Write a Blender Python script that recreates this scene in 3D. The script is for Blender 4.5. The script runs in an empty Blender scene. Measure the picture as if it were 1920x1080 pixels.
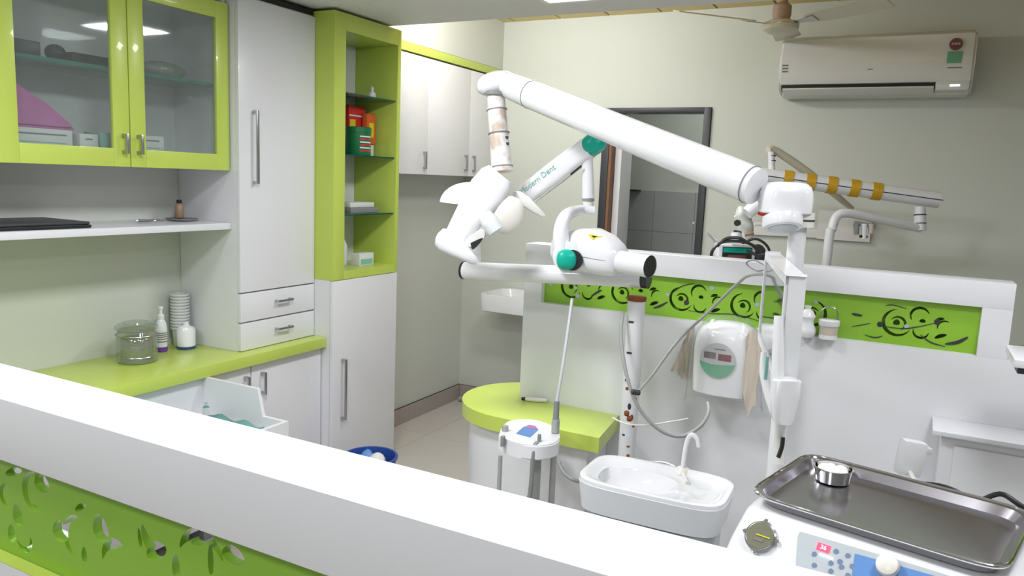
import bpy, bmesh, math, random
from mathutils import Vector, Matrix
from mathutils.geometry import delaunay_2d_cdt
from mathutils.bvhtree import BVHTree
random.seed(7)
PI = math.pi
sc = bpy.context.scene
C = bpy.context.scene.collection

# ------------------------------------------------------------------ camera
F = 1436.4
YAW, PITCH, ROLL = 0.48114, 0.1421, 0.04095
CAM = Vector((0, 0, 1.5))
fw = Vector((-math.sin(YAW)*math.cos(PITCH), math.cos(YAW)*math.cos(PITCH), -math.sin(PITCH)))
rt0 = Vector((math.cos(YAW), math.sin(YAW), 0))
up0 = rt0.cross(fw)
rt = rt0*math.cos(ROLL) + up0*math.sin(ROLL)
up = rt.cross(fw)
cd = bpy.data.cameras.new('camera')
cam = bpy.data.objects.new('camera', cd)
C.objects.link(cam)
cam.matrix_world = Matrix(((rt.x, up.x, -fw.x, CAM.x), (rt.y, up.y, -fw.y, CAM.y), (rt.z, up.z, -fw.z, CAM.z), (0, 0, 0, 1)))
cd.sensor_width = 36
cd.lens = F/1920*36
cd.clip_start = 0.02
sc.camera = cam

# ------------------------------------------------------------------ world, lights, exposure
w = bpy.data.worlds.new('world'); sc.world = w; w.use_nodes = True
w.node_tree.nodes['Background'].inputs[0].default_value = (.9, .95, 1, 1)
w.node_tree.nodes['Background'].inputs[1].default_value = .3
sc.view_settings.view_transform = 'Standard'
sc.view_settings.look = 'None'
sc.view_settings.gamma = 1
sc.view_settings.use_curve_mapping = False
sc.view_settings.exposure = 0.40

def area(name, loc, sx, sy, power, col=(1, 1, 1), target=None):
    l = bpy.data.lights.new(name, 'AREA'); l.shape = 'RECTANGLE'; l.size = sx; l.size_y = sy
    l.energy = power; l.color = col
    o = bpy.data.objects.new(name, l); C.objects.link(o); o.location = loc
    if target is not None:
        o.rotation_euler = (Vector(target)-Vector(loc)).to_track_quat('-Z', 'Y').to_euler()
    return o
PANELS = [(-1.215, 2.68), (-1.2, 1.25), (0.35, 2.0), (0.35, 1.1), (-0.4, -0.5), (-1.9, .2), (1.4, 1.6)]
for (px_, py_), pw_ in zip(PANELS, (10.5, 15, 4, 7, 9, 12, 2.2)):
    area('panel_light', (px_, py_, 2.180), .29, .29, pw_, (.955, .97, 1.0))
area('tube_light', (-1.85, 3.20, 2.34), .9, .05, 9, (.96, .98, 1), (-1.9, 4.3, 2.05))
area('cove_light', (-1.0, 3.17, 2.40), 2.6, .03, .5, (1, .78, .35), (-1.0, 3.8, 2.47))

# ------------------------------------------------------------------ helpers
def ray(px, py):
    return rt*((px-960)/F) - up*((py-540)/F) + fw
def dp(px, py, d):
    return CAM + ray(px, py)*d
def on(ax, val, px, py):
    r = ray(px, py); t = (val-CAM[ax])/r[ax]
    return CAM + r*t
def S(r, g, b):
    f = lambda c: (c/255/12.92) if c/255 <= .04045 else ((c/255+.055)/1.055)**2.4
    return (f(r), f(g), f(b), 1)

def mat(name, col, rough=.5, metal=0, noise=0.0, nscale=20, col2=None, trans=0, ior=1.45, emit=None, estr=0, spec=.5, bump=0, coat=0, alpha=1):
    m = bpy.data.materials.new(name); m.use_nodes = True
    nt = m.node_tree; b = nt.nodes['Principled BSDF']
    b.inputs['Roughness'].default_value = rough
    b.inputs['Metallic'].default_value = metal
    b.inputs['IOR'].default_value = ior
    b.inputs['Specular IOR Level'].default_value = spec
    b.inputs['Transmission Weight'].default_value = trans
    b.inputs['Coat Weight'].default_value = coat
    b.inputs['Alpha'].default_value = alpha
    tc = nt.nodes.new('ShaderNodeTexCoord')
    n = nt.nodes.new('ShaderNodeTexNoise'); n.inputs['Scale'].default_value = nscale
    n.inputs['Detail'].default_value = 4
    nt.links.new(tc.outputs['Object'], n.inputs['Vector'])
    mx = nt.nodes.new('ShaderNodeMix'); mx.data_type = 'RGBA'
    c2 = col2 if col2 else tuple(c*(1-noise) for c in col[:3])+(1,)
    mx.inputs[6].default_value = col; mx.inputs[7].default_value = c2
    if col2:
        r = nt.nodes.new('ShaderNodeValToRGB'); r.color_ramp.elements[0].position = .48; r.color_ramp.elements[1].position = .62
        nt.links.new(n.outputs[0], r.inputs[0]); nt.links.new(r.outputs[0], mx.inputs[0])
    else:
        nt.links.new(n.outputs[0], mx.inputs[0])
    nt.links.new(mx.outputs[2], b.inputs['Base Color'])
    if bump:
        bp = nt.nodes.new('ShaderNodeBump'); bp.inputs['Strength'].default_value = bump; bp.inputs['Distance'].default_value = .002
        nt.links.new(n.outputs[0], bp.inputs['Height']); nt.links.new(bp.outputs[0], b.inputs['Normal'])
    if emit:
        b.inputs['Emission Color'].default_value = emit; b.inputs['Emission Strength'].default_value = estr
    return m

M = dict(
    wall=mat('wall_paint', (.62, .64, .585, 1), .55, noise=.04, nscale=3),
    white=mat('white_laminate', (.76, .76, .79, 1), .28, noise=.03, nscale=5, coat=.2),
    whiter=mat('white_laminate_rail', (.80, .80, .84, 1), .25, noise=.02, nscale=5, coat=.2),
    lime=mat('lime_laminate', (.53, .65, .115, 1), .3, noise=.05, nscale=4, coat=.2),
    green=mat('green_panel', (.27, .52, .035, 1), .3, noise=.06, nscale=6, coat=.2),
    ceil=mat('ceiling_paint', (.76, .76, .74, 1), .7, noise=.03, nscale=3),
    yellow=mat('ceiling_cove_glow', (.70, .55, .22, 1), .5, noise=.12, nscale=6),  # yellow of the raised ceiling panels stands in for warm cove light
    brownline=mat('brown_batten', (.35, .24, .08, 1), .5, noise=.1),
    floor=mat('floor_tile', (.58, .54, .50, 1), .22, noise=.05, nscale=2),
    grout=mat('grout', (.32, .29, .26, 1), .8, noise=.1),
    skirting=mat('skirting_tile', (.42, .37, .34, 1), .3, noise=.15, nscale=9),
    greytile=mat('grey_wall_tile', (.42, .43, .43, 1), .25, noise=.06, nscale=5),
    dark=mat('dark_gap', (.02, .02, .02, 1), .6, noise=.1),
    charcoal=mat('charcoal_frame', (.045, .045, .055, 1), .4, noise=.2, nscale=14),
    wood=mat('brown_wood_edge', (.30, .14, .07, 1), .5, noise=.3, nscale=18),
    chrome=mat('brushed_steel', (.48, .48, .50, 1), .28, 1, noise=.08, nscale=40),
    polished=mat('polished_steel', (.74, .74, .75, 1), .08, 1, noise=.03, nscale=20),
    tray=mat('tray_steel', (.54, .52, .56, 1), .24, 1, noise=.12, nscale=4),
    plastic=mat('white_plastic', (.80, .80, .83, 1), .2, noise=.02, nscale=8, coat=.3),
    plasticw=mat('warm_white_plastic', (.78, .75, .70, 1), .3, noise=.04, nscale=8),
    rusty=mat('stained_white_tube', (.78, .76, .74, 1), .3, nscale=22, col2=(.55, .44, .37, 1)),
    rust=mat('rust', (.30, .09, .03, 1), .8, noise=.6, nscale=60),
    polemat=mat('white_painted_pole', (.74, .74, .76, 1), .3, noise=.04, nscale=30),
    teal=mat('teal_plastic', (.0, .42, .31, 1), .3, noise=.1, nscale=10),
    tealdim=mat('pale_teal_print', (.25, .52, .47, 1), .5, noise=.1),
    black=mat('black_plastic', (.015, .015, .017, 1), .35, noise=.3),
    rubber=mat('grey_rubber', (.25, .26, .26, 1), .5, noise=.1),
    hose=mat('grey_hose', (.38, .39, .38, 1), .4, noise=.1),
    clearhose=mat('pale_tube', (.60, .62, .64, 1), .3, noise=.1),
    ceramic=mat('white_ceramic', (.80, .80, .83, 1), .08, noise=.02, coat=.5),
    shadewhite=mat('ceramic_side_shade', (.69, .72, .76, 1), .3, noise=.03, coat=.2),
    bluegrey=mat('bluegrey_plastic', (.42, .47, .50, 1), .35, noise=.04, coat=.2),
    glass=mat('clear_glass', (.9, .95, .93, 1), .02, trans=1, ior=1.45),
    shelfglass=mat('green_shelf_glass', (.10, .34, .28, 1), .05, noise=.1, trans=.55, ior=1.3),
    tealedge=mat('teal_glass_edge', (.02, .22, .17, 1), .15, noise=.1),
    glassedge=mat('dark_glass_edge', (.01, .07, .06, 1), .15, noise=.1),
    purple=mat('purple_plastic', (.16, .05, .36, 1), .3, noise=.1),
    blue=mat('blue_plastic', (.03, .08, .35, 1), .3, noise=.1),
    skyblue=mat('blue_sticker', (.12, .27, .60, 1), .4, noise=.1),
    pink=mat('pink_print', (.55, .15, .35, 1), .4, noise=.1),
    red=mat('red_packet', (.62, .03, .025, 1), .35, noise=.1),
    orange=mat('orange_packet', (.75, .13, .03, 1), .35, noise=.1),
    dkgreen=mat('dark_green_packet', (.01, .16, .06, 1), .35, noise=.1),
    yellowp=mat('yellow_print', (.75, .62, .03, 1), .4, noise=.1),
    tape=mat('yellow_tape', (.70, .40, .02, 1), .4, noise=.35, nscale=30),
    magenta=mat('magenta_cloth', (.66, .16, .50, 1), .7, noise=.35, nscale=12),
    paper=mat('paper', (.72, .73, .74, 1), .6, noise=.04),
    beige=mat('beige_cloth', (.62, .55, .47, 1), .8, noise=.12, nscale=14, bump=.3),
    labelgreen=mat('green_label', (.16, .42, .27, 1), .5, noise=.1),
    labelgrey=mat('grey_label', (.55, .54, .57, 1), .5, noise=.1),
    maroon=mat('maroon_print', (.20, .06, .07, 1), .5, noise=.1),
    darkprint=mat('grey_print', (.20, .17, .17, 1), .5, noise=.1),
    tealcloth=mat('teal_cloth', (.16, .36, .34, 1), .7, noise=.25, nscale=12),
    brownb=mat('brown_bottle', (.40, .26, .17, 1), .3, noise=.15),
    cotton=mat('cotton', (.86, .86, .86, 1), .9, noise=.05, nscale=60, bump=.6),
    fan=mat('cream_fan_paint', (.66, .62, .50, 1), .4, noise=.05),
    fanpink=mat('pinkish_rod_paint', (.42, .29, .22, 1), .5, noise=.1),
    acwhite=mat('air_conditioner_plastic', (.72, .71, .69, 1), .3, noise=.02, coat=.2),
    screen=mat('dark_screen', (.03, .035, .035, 1), .06, noise=.1, coat=.6),
    panelgrey=mat('control_panel_grey', (.48, .52, .55, 1), .4, noise=.04),
    button=mat('blue_button', (.22, .30, .46, 1), .4, noise=.1),
    olive=mat('gauge_face', (.16, .16, .10, 1), .4, noise=.1),
    reflector=mat('lamp_reflector', (.52, .47, .44, 1), .3, noise=.1),
    frost=mat('frosted_cover', (.72, .76, .78, 1), .2, noise=.05),
    lightpanel=mat('light_diffuser', (.9, .9, .9, 1), .5, emit=(1, 1, 1, 1), estr=3),
    ledred=mat('red_led', (.3, 0, .02, 1), .4, emit=(1, .05, .10, 1), estr=2.2),
    ledtext=mat('lit_digits', (1, .6, .6, 1), .4, emit=(1, .55, .5, 1), estr=2.0),
    ledwhite=mat('white_led', (1, 1, 1, 1), .4, emit=(.8, .9, 1, 1), estr=2.5),
)
def thin_glass(name, col, facing=.22, dense=.35, tc_=(.88, .91, .90, 1)):
    m = bpy.data.materials.new(name); m.use_nodes = True; nt = m.node_tree
    for n in list(nt.nodes): nt.nodes.remove(n)
    out = nt.nodes.new('ShaderNodeOutputMaterial'); tr = nt.nodes.new('ShaderNodeBsdfTransparent'); tr.inputs[0].default_value = tc_
    gl = nt.nodes.new('ShaderNodeBsdfGlossy'); gl.inputs['Roughness'].default_value = .04 if name != 'clear_plastic_film' else .25; gl.inputs[0].default_value = (.9, .95, 1, 1)
    df = nt.nodes.new('ShaderNodeBsdfDiffuse')
    nz = nt.nodes.new('ShaderNodeTexNoise'); nz.inputs['Scale'].default_value = 3
    rp = nt.nodes.new('ShaderNodeMix'); rp.data_type = 'RGBA'; rp.inputs[6].default_value = col; rp.inputs[7].default_value = tuple(c*.9 for c in col[:3])+(1,)
    nt.links.new(nz.outputs[0], rp.inputs[0]); nt.links.new(rp.outputs[2], df.inputs[0])
    lw = nt.nodes.new('ShaderNodeLayerWeight'); pw = nt.nodes.new('ShaderNodeMath'); pw.operation = 'POWER'; pw.inputs[1].default_value = 4
    fr = nt.nodes.new('ShaderNodeMath'); fr.operation = 'MULTIPLY_ADD'; fr.inputs[1].default_value = .6; fr.inputs[2].default_value = .035
    nt.links.new(lw.outputs['Facing'], pw.inputs[0]); nt.links.new(pw.outputs[0], fr.inputs[0])
    m1 = nt.nodes.new('ShaderNodeMixShader'); m1.inputs[0].default_value = dense
    m2 = nt.nodes.new('ShaderNodeMixShader')
    ad = nt.nodes.new('ShaderNodeMath'); ad.operation = 'ADD'; ad.inputs[1].default_value = facing
    nt.links.new(fr.outputs[0], ad.inputs[0]); nt.links.new(ad.outputs[0], m2.inputs[0])
    nt.links.new(tr.outputs[0], m1.inputs[1]); nt.links.new(df.outputs[0], m1.inputs[2])
    nt.links.new(m1.outputs[0], m2.inputs[1]); nt.links.new(gl.outputs[0], m2.inputs[2])
    nt.links.new(m2.outputs[0], out.inputs[0])
    return m
M['pane'] = thin_glass('cabinet_pane', (.46, .48, .48, 1), .0, .12, (.94, .97, .96, 1))
M['film'] = thin_glass('clear_plastic_film', (.85, .83, .80, 1), .0, .06, (.985, .985, .98, 1))
M['jar'] = thin_glass('tinted_jar_plastic', (.38, .40, .26, 1), .10, .30)

NB = bmesh.new
def box(bm, x0, x1, y0, y1, z0, z1, bev=0.0, seg=2):
    r = bmesh.ops.create_cube(bm, size=1)
    for v in r['verts']:
        v.co = Vector((x0+(v.co.x+.5)*(x1-x0), y0+(v.co.y+.5)*(y1-y0), z0+(v.co.z+.5)*(z1-z0)))
    if bev:
        es = list({e for v in r['verts'] for e in v.link_edges})
        bmesh.ops.bevel(bm, geom=es, offset=bev, segments=seg, affect='EDGES', profile=.6)
    return bm
def obox(bm, c, ax, ay, az, bev=0.0):
    """box with centre c and half-axis vectors"""
    r = bmesh.ops.create_cube(bm, size=2)
    for v in r['verts']:
        v.co = Vector(c)+Vector(ax)*v.co.x+Vector(ay)*v.co.y+Vector(az)*v.co.z
    if bev:
        es = list({e for v in r['verts'] for e in v.link_edges})
        bmesh.ops.bevel(bm, geom=es, offset=bev, segments=2, affect='EDGES', profile=.6)
    return bm
def loft(bm, rings, cap0=True, cap1=True):
    vs = [[bm.verts.new(p) for p in r] for r in rings]
    n = len(vs[0])
    for a, b in zip(vs[:-1], vs[1:]):
        for i in range(n):
            j = (i+1) % n
            try: bm.faces.new((a[i], a[j], b[j], b[i]))
            except Exception: pass
    if cap0: bm.faces.new(list(reversed(vs[0])))
    if cap1: bm.faces.new(vs[-1])
    return bm
def frame_of(d):
    d = Vector(d).normalized()
    a = Vector((0, 0, 1)) if abs(d.z) < .9 else Vector((1, 0, 0))
    u = d.cross(a).normalized(); v = u.cross(d).normalized()
    return u, v
def circ(c, u, v, r, n=20, r2=None):
    r2 = r if r2 is None else r2
    return [Vector(c)+Vector(u)*r*math.cos(2*PI*i/n)+Vector(v)*r2*math.sin(2*PI*i/n) for i in range(n)]
def cyl(bm, p0, p1, r0, r1=None, n=20, cap=True):
    p0 = Vector(p0); p1 = Vector(p1); r1 = r0 if r1 is None else r1
    u, v = frame_of(p1-p0)
    return loft(bm, [circ(p0, u, v, r0, n), circ(p1, u, v, r1, n)], cap, cap)
def lathe(bm, base, prof, n=28, axis=(0, 0, 1), cap0=True, cap1=True):
    ax = Vector(axis).normalized(); u, v = frame_of(ax)
    if tuple(axis) == (0, 0, 1): u, v = Vector((1, 0, 0)), Vector((0, 1, 0))
    return loft(bm, [circ(Vector(base)+ax*h, u, v, r, n) for r, h in prof], cap0, cap1)
def smooth_path(pts, k=5):
    pts = [Vector(p) for p in pts]
    out = []
    P = [pts[0]]+pts+[pts[-1]]
    for i in range(1, len(P)-2):
        a, b, c, d = P[i-1], P[i], P[i+1], P[i+2]
        for s in range(k):
            t = s/k
            out.append(.5*((2*b)+(c-a)*t+(2*a-5*b+4*c-d)*t*t+(3*b-a-3*c+d)*t**3))
    out.append(pts[-1])
    return out
def tube(bm, pts, r, n=12, smooth=True, k=5, cap=True):
    """r: number or list per control point"""
    rs = r if isinstance(r, (list, tuple)) else [r]*len(pts)
    if smooth:
        q = smooth_path(pts, k); rr = []
        for i in range(len(pts)-1):
            for s in range(k): rr.append(rs[i]+(rs[i+1]-rs[i])*s/k)
        rr.append(rs[-1])
    else:
        q = [Vector(p) for p in pts]; rr = list(rs)
    rings = []
    u = None
    for i, p in enumerate(q):
        d = (q[min(i+1, len(q)-1)]-q[max(i-1, 0)]).normalized()
        if u is None: u, v = frame_of(d)
        else:
            u = (u-d*u.dot(d)).normalized(); v = d.cross(u)
        v = d.cross(u)
        rings.append(circ(p, u, v, rr[i], n))
    return loft(bm, rings, cap, cap)
def superring(c, u, v, a, b, e=2.0, n=48):
    out = []
    for i in range(n):
        t = 2*PI*i/n
        ct, st = math.cos(t), math.sin(t)
        out.append(Vector(c)+Vector(u)*a*math.copysign(abs(ct)**(2/e), ct)+Vector(v)*b*math.copysign(abs(st)**(2/e), st))
    return out
def blob(bm, c, ax, ay, az, e=2.0, ez=2.0, n=28, m=12):
    """superellipsoid with half-axis vectors, poles on az"""
    rings = []
    for j in range(m+1):
        t = -PI/2+PI*j/m
        if j == 0: t += .06
        if j == m: t -= .06
        ct, st = math.cos(t), math.sin(t)
        k = abs(ct)**(2/ez); h = math.copysign(abs(st)**(2/ez), st)
        rings.append([Vector(c)+Vector(az)*h+(p*k) for p in superring((0, 0, 0), ax, ay, 1, 1, e, n)])
    return loft(bm, rings)
def prism(bm, poly, ext):
    """extrude a 3D polygon (list of Vectors) by vector ext"""
    a = [bm.verts.new(Vector(p)) for p in poly]; b = [bm.verts.new(Vector(p)+Vector(ext)) for p in poly]
    n = len(a)
    bm.faces.new(a); bm.faces.new(list(reversed(b)))
    for i in range(n):
        j = (i+1) % n
        bm.faces.new((a[i], b[i], b[j], a[j]))
    return bm

def tag(o, label=None, cat=None, group=None, kind=None):
    if label: o['label'] = label
    if cat: o['category'] = cat
    if group: o['group'] = group
    if kind: o['kind'] = kind
    return o
ROOTM = {}
def thing(name, label, cat, loc=(0, 0, 0), rz=0, group=None):
    o = bpy.data.objects.new(name, None); C.objects.link(o)
    o.empty_display_size = .05
    o.location = loc; o.rotation_euler = (0, 0, rz)
    ROOTM[o] = Matrix.Translation(Vector(loc)) @ Matrix.Rotation(rz, 4, 'Z')
    return tag(o, label, cat, group)
def mesh_obj(name, bm, m, base, sharp=38):
    """bm is in world coordinates; base = matrix of the object's own frame"""
    bmesh.ops.recalc_face_normals(bm, faces=bm.faces)
    me = bpy.data.meshes.new(name)
    bm.transform(base.inverted())
    bm.to_mesh(me); bm.free()
    me.materials.append(m if not isinstance(m, str) else M[m])
    me.shade_smooth()
    me.set_sharp_from_angle(angle=math.radians(sharp))
    o = bpy.data.objects.new(name, me); C.objects.link(o)
    return o
def part(name, bm, m, parent, label=None, kind=None):
    root = parent
    while root.parent: root = root.parent
    base = ROOTM[root]
    o = mesh_obj(name, bm, m, base)
    o.parent = parent
    if parent is not root: pass
    return tag(o, label, None, None, kind)
def single(name, bm, m, label, cat, group=None):
    zs = [v.co for v in bm.verts]
    lo = Vector((sum(p.x for p in zs)/len(zs), sum(p.y for p in zs)/len(zs), min(p.z for p in zs)))
    base = Matrix.Translation(lo)
    o = mesh_obj(name, bm, m, base); o.matrix_world = base
    ROOTM[o] = base
    return tag(o, label, cat, group)
def struct(name, bm, m, parent=None):
    if parent: return part(name, bm, m, parent)
    base = Matrix.Identity(4)
    o = mesh_obj(name, bm, m, base); ROOTM[o] = base
    o['kind'] = 'structure'
    return o
def B(*a, **k): return box(NB(), *a, **k)

def text_bm(s, size, origin, xdir, ydir, depth=.0004):
    cu = bpy.data.curves.new('t', 'FONT'); cu.body = s; cu.size = size; cu.extrude = depth
    cu.align_x = 'CENTER'; cu.align_y = 'CENTER'; cu.resolution_u = 3
    o = bpy.data.objects.new('t', cu); C.objects.link(o)
    bpy.context.view_layer.update()
    me = bpy.data.meshes.new_from_object(o.evaluated_get(bpy.context.evaluated_depsgraph_get()))
    bpy.data.objects.remove(o)
    bm = NB(); bm.from_mesh(me); bpy.data.meshes.remove(me)
    x = Vector(xdir).normalized(); y = Vector(ydir).normalized(); z = x.cross(y)
    mt = Matrix(((x.x, y.x, z.x, origin[0]), (x.y, y.y, z.y, origin[1]), (x.z, y.z, z.z, origin[2]), (0, 0, 0, 1)))
    bm.transform(mt)
    return bm

# scroll-cut sheet: outer rectangle with holes, extruded
def crescent(cx, cy, r, a0, a1, wmax, n=16):
    a0, a1 = math.radians(a0), math.radians(a1)
    o, i = [], []
    for k in range(n+1):
        t = k/n; a = a0+(a1-a0)*t; w_ = wmax*(math.sin(PI*t)**.8)*.5+.0006
        o.append((cx+(r+w_)*math.cos(a), cy+(r+w_)*math.sin(a)))
        i.append((cx+(r-w_)*math.cos(a), cy+(r-w_)*math.sin(a)))
    return o+list(reversed(i))
def drop(cx, cy, rx, ry, ang=0, n=14):
    a = math.radians(ang); out = []
    for k in range(n):
        t = 2*PI*k/n; x = rx*math.cos(t)*(1-.25*math.sin(t)); y = ry*math.sin(t)
        out.append((cx+x*math.cos(a)-y*math.sin(a), cy+x*math.sin(a)+y*math.cos(a)))
    return out
def in_poly(x, y, P):
    c = False; j = len(P)-1
    for i in range(len(P)):
        if (P[i][1] > y) != (P[j][1] > y) and x < (P[j][0]-P[i][0])*(y-P[i][1])/(P[j][1]-P[i][1])+P[i][0]: c = not c
        j = i
    return c
def pierced(x0, x1, z0, z1, holes, y, th):
    """flat sheet with the holes cut right through it"""
    pts, edges = [], []
    nx = 12
    outer = [(x0+(x1-x0)*i/nx, z0) for i in range(nx+1)]+[(x1-(x1-x0)*i/nx, z1) for i in range(nx+1)]
    for P in [outer]+holes:
        k = len(pts); n = len(P)
        pts += [Vector(p) for p in P]; edges += [(k+i, k+(i+1) % n) for i in range(n)]
    vs, es, fs, _, _, _ = delaunay_2d_cdt(pts, edges, [], 0, 1e-6)
    bbs = [(min(p[0] for p in h), max(p[0] for p in h), min(p[1] for p in h), max(p[1] for p in h), h) for h in holes]
    keep = []
    for f in fs:
        cx = sum(vs[i][0] for i in f)/len(f); cy = sum(vs[i][1] for i in f)/len(f)
        if any(b[0] <= cx <= b[1] and b[2] <= cy <= b[3] and in_poly(cx, cy, b[4]) for b in bbs): continue
        keep.append(f)
    bm = bmesh.new()
    fr = [bm.verts.new((v[0], y-th/2, v[1])) for v in vs]; bk = [bm.verts.new((v[0], y+th/2, v[1])) for v in vs]
    cnt = {}
    for f in keep:
        bm.faces.new([fr[i] for i in f]); bm.faces.new([bk[i] for i in reversed(f)])
        for i in range(len(f)):
            e = (f[i], f[(i+1) % len(f)]); k = (min(e), max(e)); cnt.setdefault(k, []).append(e)
    for k, L_ in cnt.items():
        if len(L_) == 1:
            a_, b_ = L_[0]; bm.faces.new((fr[b_], fr[a_], bk[a_], bk[b_]))
    for v in [v for v in bm.verts if not v.link_faces]: bm.verts.remove(v)
    return bm

# ------------------------------------------------------------------ room shell
YB = 4.35      # back wall
XW = -2.65     # left wall behind the wall cabinets
XR = -2.76     # left wall of the recess
XE, YF = 2.6, -1.8
LC, HC = 2.20, 2.46
fl = struct('floor', B(-3.0, XE, YF, 5.6, -.06, -.004), 'grout')
xs = [-3.0+.6*i for i in range(11)]; ys = [YF+.6*i for i in range(13)]
tile_me = None
for i in range(len(xs)-1):
    for j in range(len(ys)-1):
        x0, x1 = xs[i]+.001, min(xs[i+1], XE)-.001
        y0, y1 = ys[j]+.001, min(ys[j+1], 5.6)-.001
        if x1-x0 < .05 or y1-y0 < .05: continue
        full = abs(x1-x0-.598) < .001 and abs(y1-y0-.598) < .001
        if full and tile_me:
            o = bpy.data.objects.new('tile', tile_me); C.objects.link(o); o.parent = fl
            o.location = (x0, y0, 0)
        else:
            bm = B(0, x1-x0, 0, y1-y0, -.004, 0)
            o = mesh_obj('tile', bm, 'floor', Matrix.Identity(4)); o.parent = fl; o.location = (x0, y0, 0)
            if full: tile_me = o.data
struct('wall_left_recess', B(XR-.12, XR, YF, 3.143, 0, HC+.05), 'wall')
struct('wall_left', B(XR-.12, XW, 3.143, YB, 0, HC+.05), 'wall')
DX0, DX1, DZ = -1.655, -1.105, 1.905
bm = NB()
box(bm, XR-.12, DX0-.05, YB, YB+.12, 0, HC+.05); box(bm, DX1+.04, XE, YB, YB+.12, 0, HC+.05)
box(bm, DX0-.05, DX1+.04, YB, YB+.12, DZ+.03, HC+.05)
struct('wall_back', bm, 'wall')
struct('wall_right', B(XE, XE+.1, YF, YB+.12, 0, HC+.05), 'wall')
struct('wall_front', B(XR-.12, XE+.1, YF-.1, YF, 0, HC+.05), 'wall')
# lowered ceiling with its lip, and the raised ceiling beyond it
cl = struct('ceiling', B(XR, XE, YF, 3.095, LC, LC+.16), 'ceil')
up_c = struct('ceiling_raised', B(XR-.12, XE, 2.90, YB+.12, HC+.012, HC+.08), 'brownline')
xx = -2.62
while xx < XE:
    x1 = min(xx+.297, XE)
    part('panel', B(xx, x1, 3.10, YB, HC, HC+.011), 'yellow', up_c); xx += .31
for k, (a, b) in enumerate(PANELS):
    t = thing('ceiling_light', ['square white ceiling light nearest the lowered ceiling edge, above the dental lamp', 'square white ceiling light above the open drawer', 'square white ceiling light above and behind the steel tray', 'square white ceiling light just ahead of the white railing', 'square white ceiling light behind the white railing', 'square white ceiling light by the left wall, outside the railing', 'rightmost square white ceiling light'][k], 'light', (a, b, LC-.014))
    bm = NB()
    for s in (-1, 1):
        box(bm, a-.165, a+.165, b+s*.155-.01, b+s*.155+.01, LC-.014, LC); box(bm, a+s*.155-.01, a+s*.155+.01, b-.145, b+.145, LC-.014, LC)
    part('frame', bm, 'white', t)
    part('diffuser', B(a-.144, a+.144, b-.144, b+.144, LC-.007, LC-.001), 'lightpanel', t)
# soffit above the wall cabinets
struct('wall_soffit', B(XW, -2.40, 3.15, YB, 2.172, HC), 'wall')
# corridor seen through the door
struct('wall_corridor', B(-2.6, .2, 5.45, 5.55, 0, HC), 'wall')
ct = struct('wall_corridor_tiling', B(-2.6, .2, 5.43, 5.45, 0, 1.45), 'grout')
for i in range(9):
    for j in range(5):
        x0 = -2.6+i*.3
        part('tile', B(x0+.001, min(x0+.299, .2), 5.424, 5.43, j*.29+.001, j*.29+.289), 'greytile', ct)
struct('ceiling_corridor', B(-2.6, .2, YB+.12, 5.55, HC-.1, HC), 'ceil')
struct('wall_corridor_left', B(-2.6, -2.5, YB+.12, 5.42, 0, HC-.1), 'wall')
struct('wall_corridor_right', B(-.1, .0, YB+.12, 5.42, 0, HC-.1), 'wall')
area('corridor_light', (-1.2, 4.9, 2.33), .4, .2, 3.2, (.95, 1, .97))
single('wall_shelf', B(-1.96, -1.80, 5.33, 5.423, 1.445, 1.455, bev=.002), 'black', 'thin black shelf on the grey tiles beyond the door', 'shelf')
dr = struct('door_1', (lambda bm: (box(bm, DX0-.045, DX0, YB-.02, YB+.10, 0, DZ+.028, .003), box(bm, DX1, DX1+.038, YB-.02, YB+.10, 0, DZ+.028, .003), box(bm, DX0, DX1, YB-.02, YB+.10, DZ, DZ+.028, .003), bm)[-1])(NB()), 'charcoal')
part('jamb_edge', B(DX0, DX0+.016, YB-.012, YB+.07, 0, DZ), 'wood', dr, 'brown wooden edge')
part('door_leaf', (lambda bm: (box(bm, DX0+.018, DX0+.058, YB+.05, YB+.24, .01, DZ-.01, .003), bm)[-1])(NB()), 'white', dr, 'white door leaf standing open')
# skirting
sk = struct('baseboard_left', B(XW, XW+.012, 3.15, YB, 0, .1), 'grout')
for i in range(2): part('tile', B(XW+.002, XW+.016, 3.15+i*.6+.001, min(3.15+(i+1)*.6, YB-.002)-.001, 0, .10), 'skirting', sk)
sk = struct('baseboard_back', B(XW+.016, DX0-.05, YB-.012, YB, 0, .1), 'grout')
for i in range(2): part('tile', B(XW+.018+i*.47+.001, XW+.018+(i+1)*.47-.001, YB-.016, YB-.002, 0, .10), 'skirting', sk)
struct('baseboard_back_right', B(DX1+.04, XE, YB-.014, YB, 0, .1), 'skirting')

# ------------------------------------------------------------------ cabinets on the left wall
def handle_v(x, y, z0, z1, parent, proud=.028, w=.011):
    bm = NB()
    box(bm, x+proud-.007, x+proud, y-w/2, y+w/2, z0, z1, .002)
    for z in (z0, z1-.012): box(bm, x, x+proud-.004, y-w/2, y+w/2, z, z+.012, .001)
    return part('handle', bm, 'chrome', parent, 'brushed steel bar handle')
def handle_h(x, y0, y1, z, parent, proud=.026):
    bm = NB()
    box(bm, x+proud-.007, x+proud, y0, y1, z-.005, z+.005, .002)
    for y in (y0, y1-.01): box(bm, x, x+proud-.004, y, y+.01, z-.005, z+.005, .001)
    return part('handle', bm, 'chrome', parent, 'brushed steel bar handle')

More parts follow.
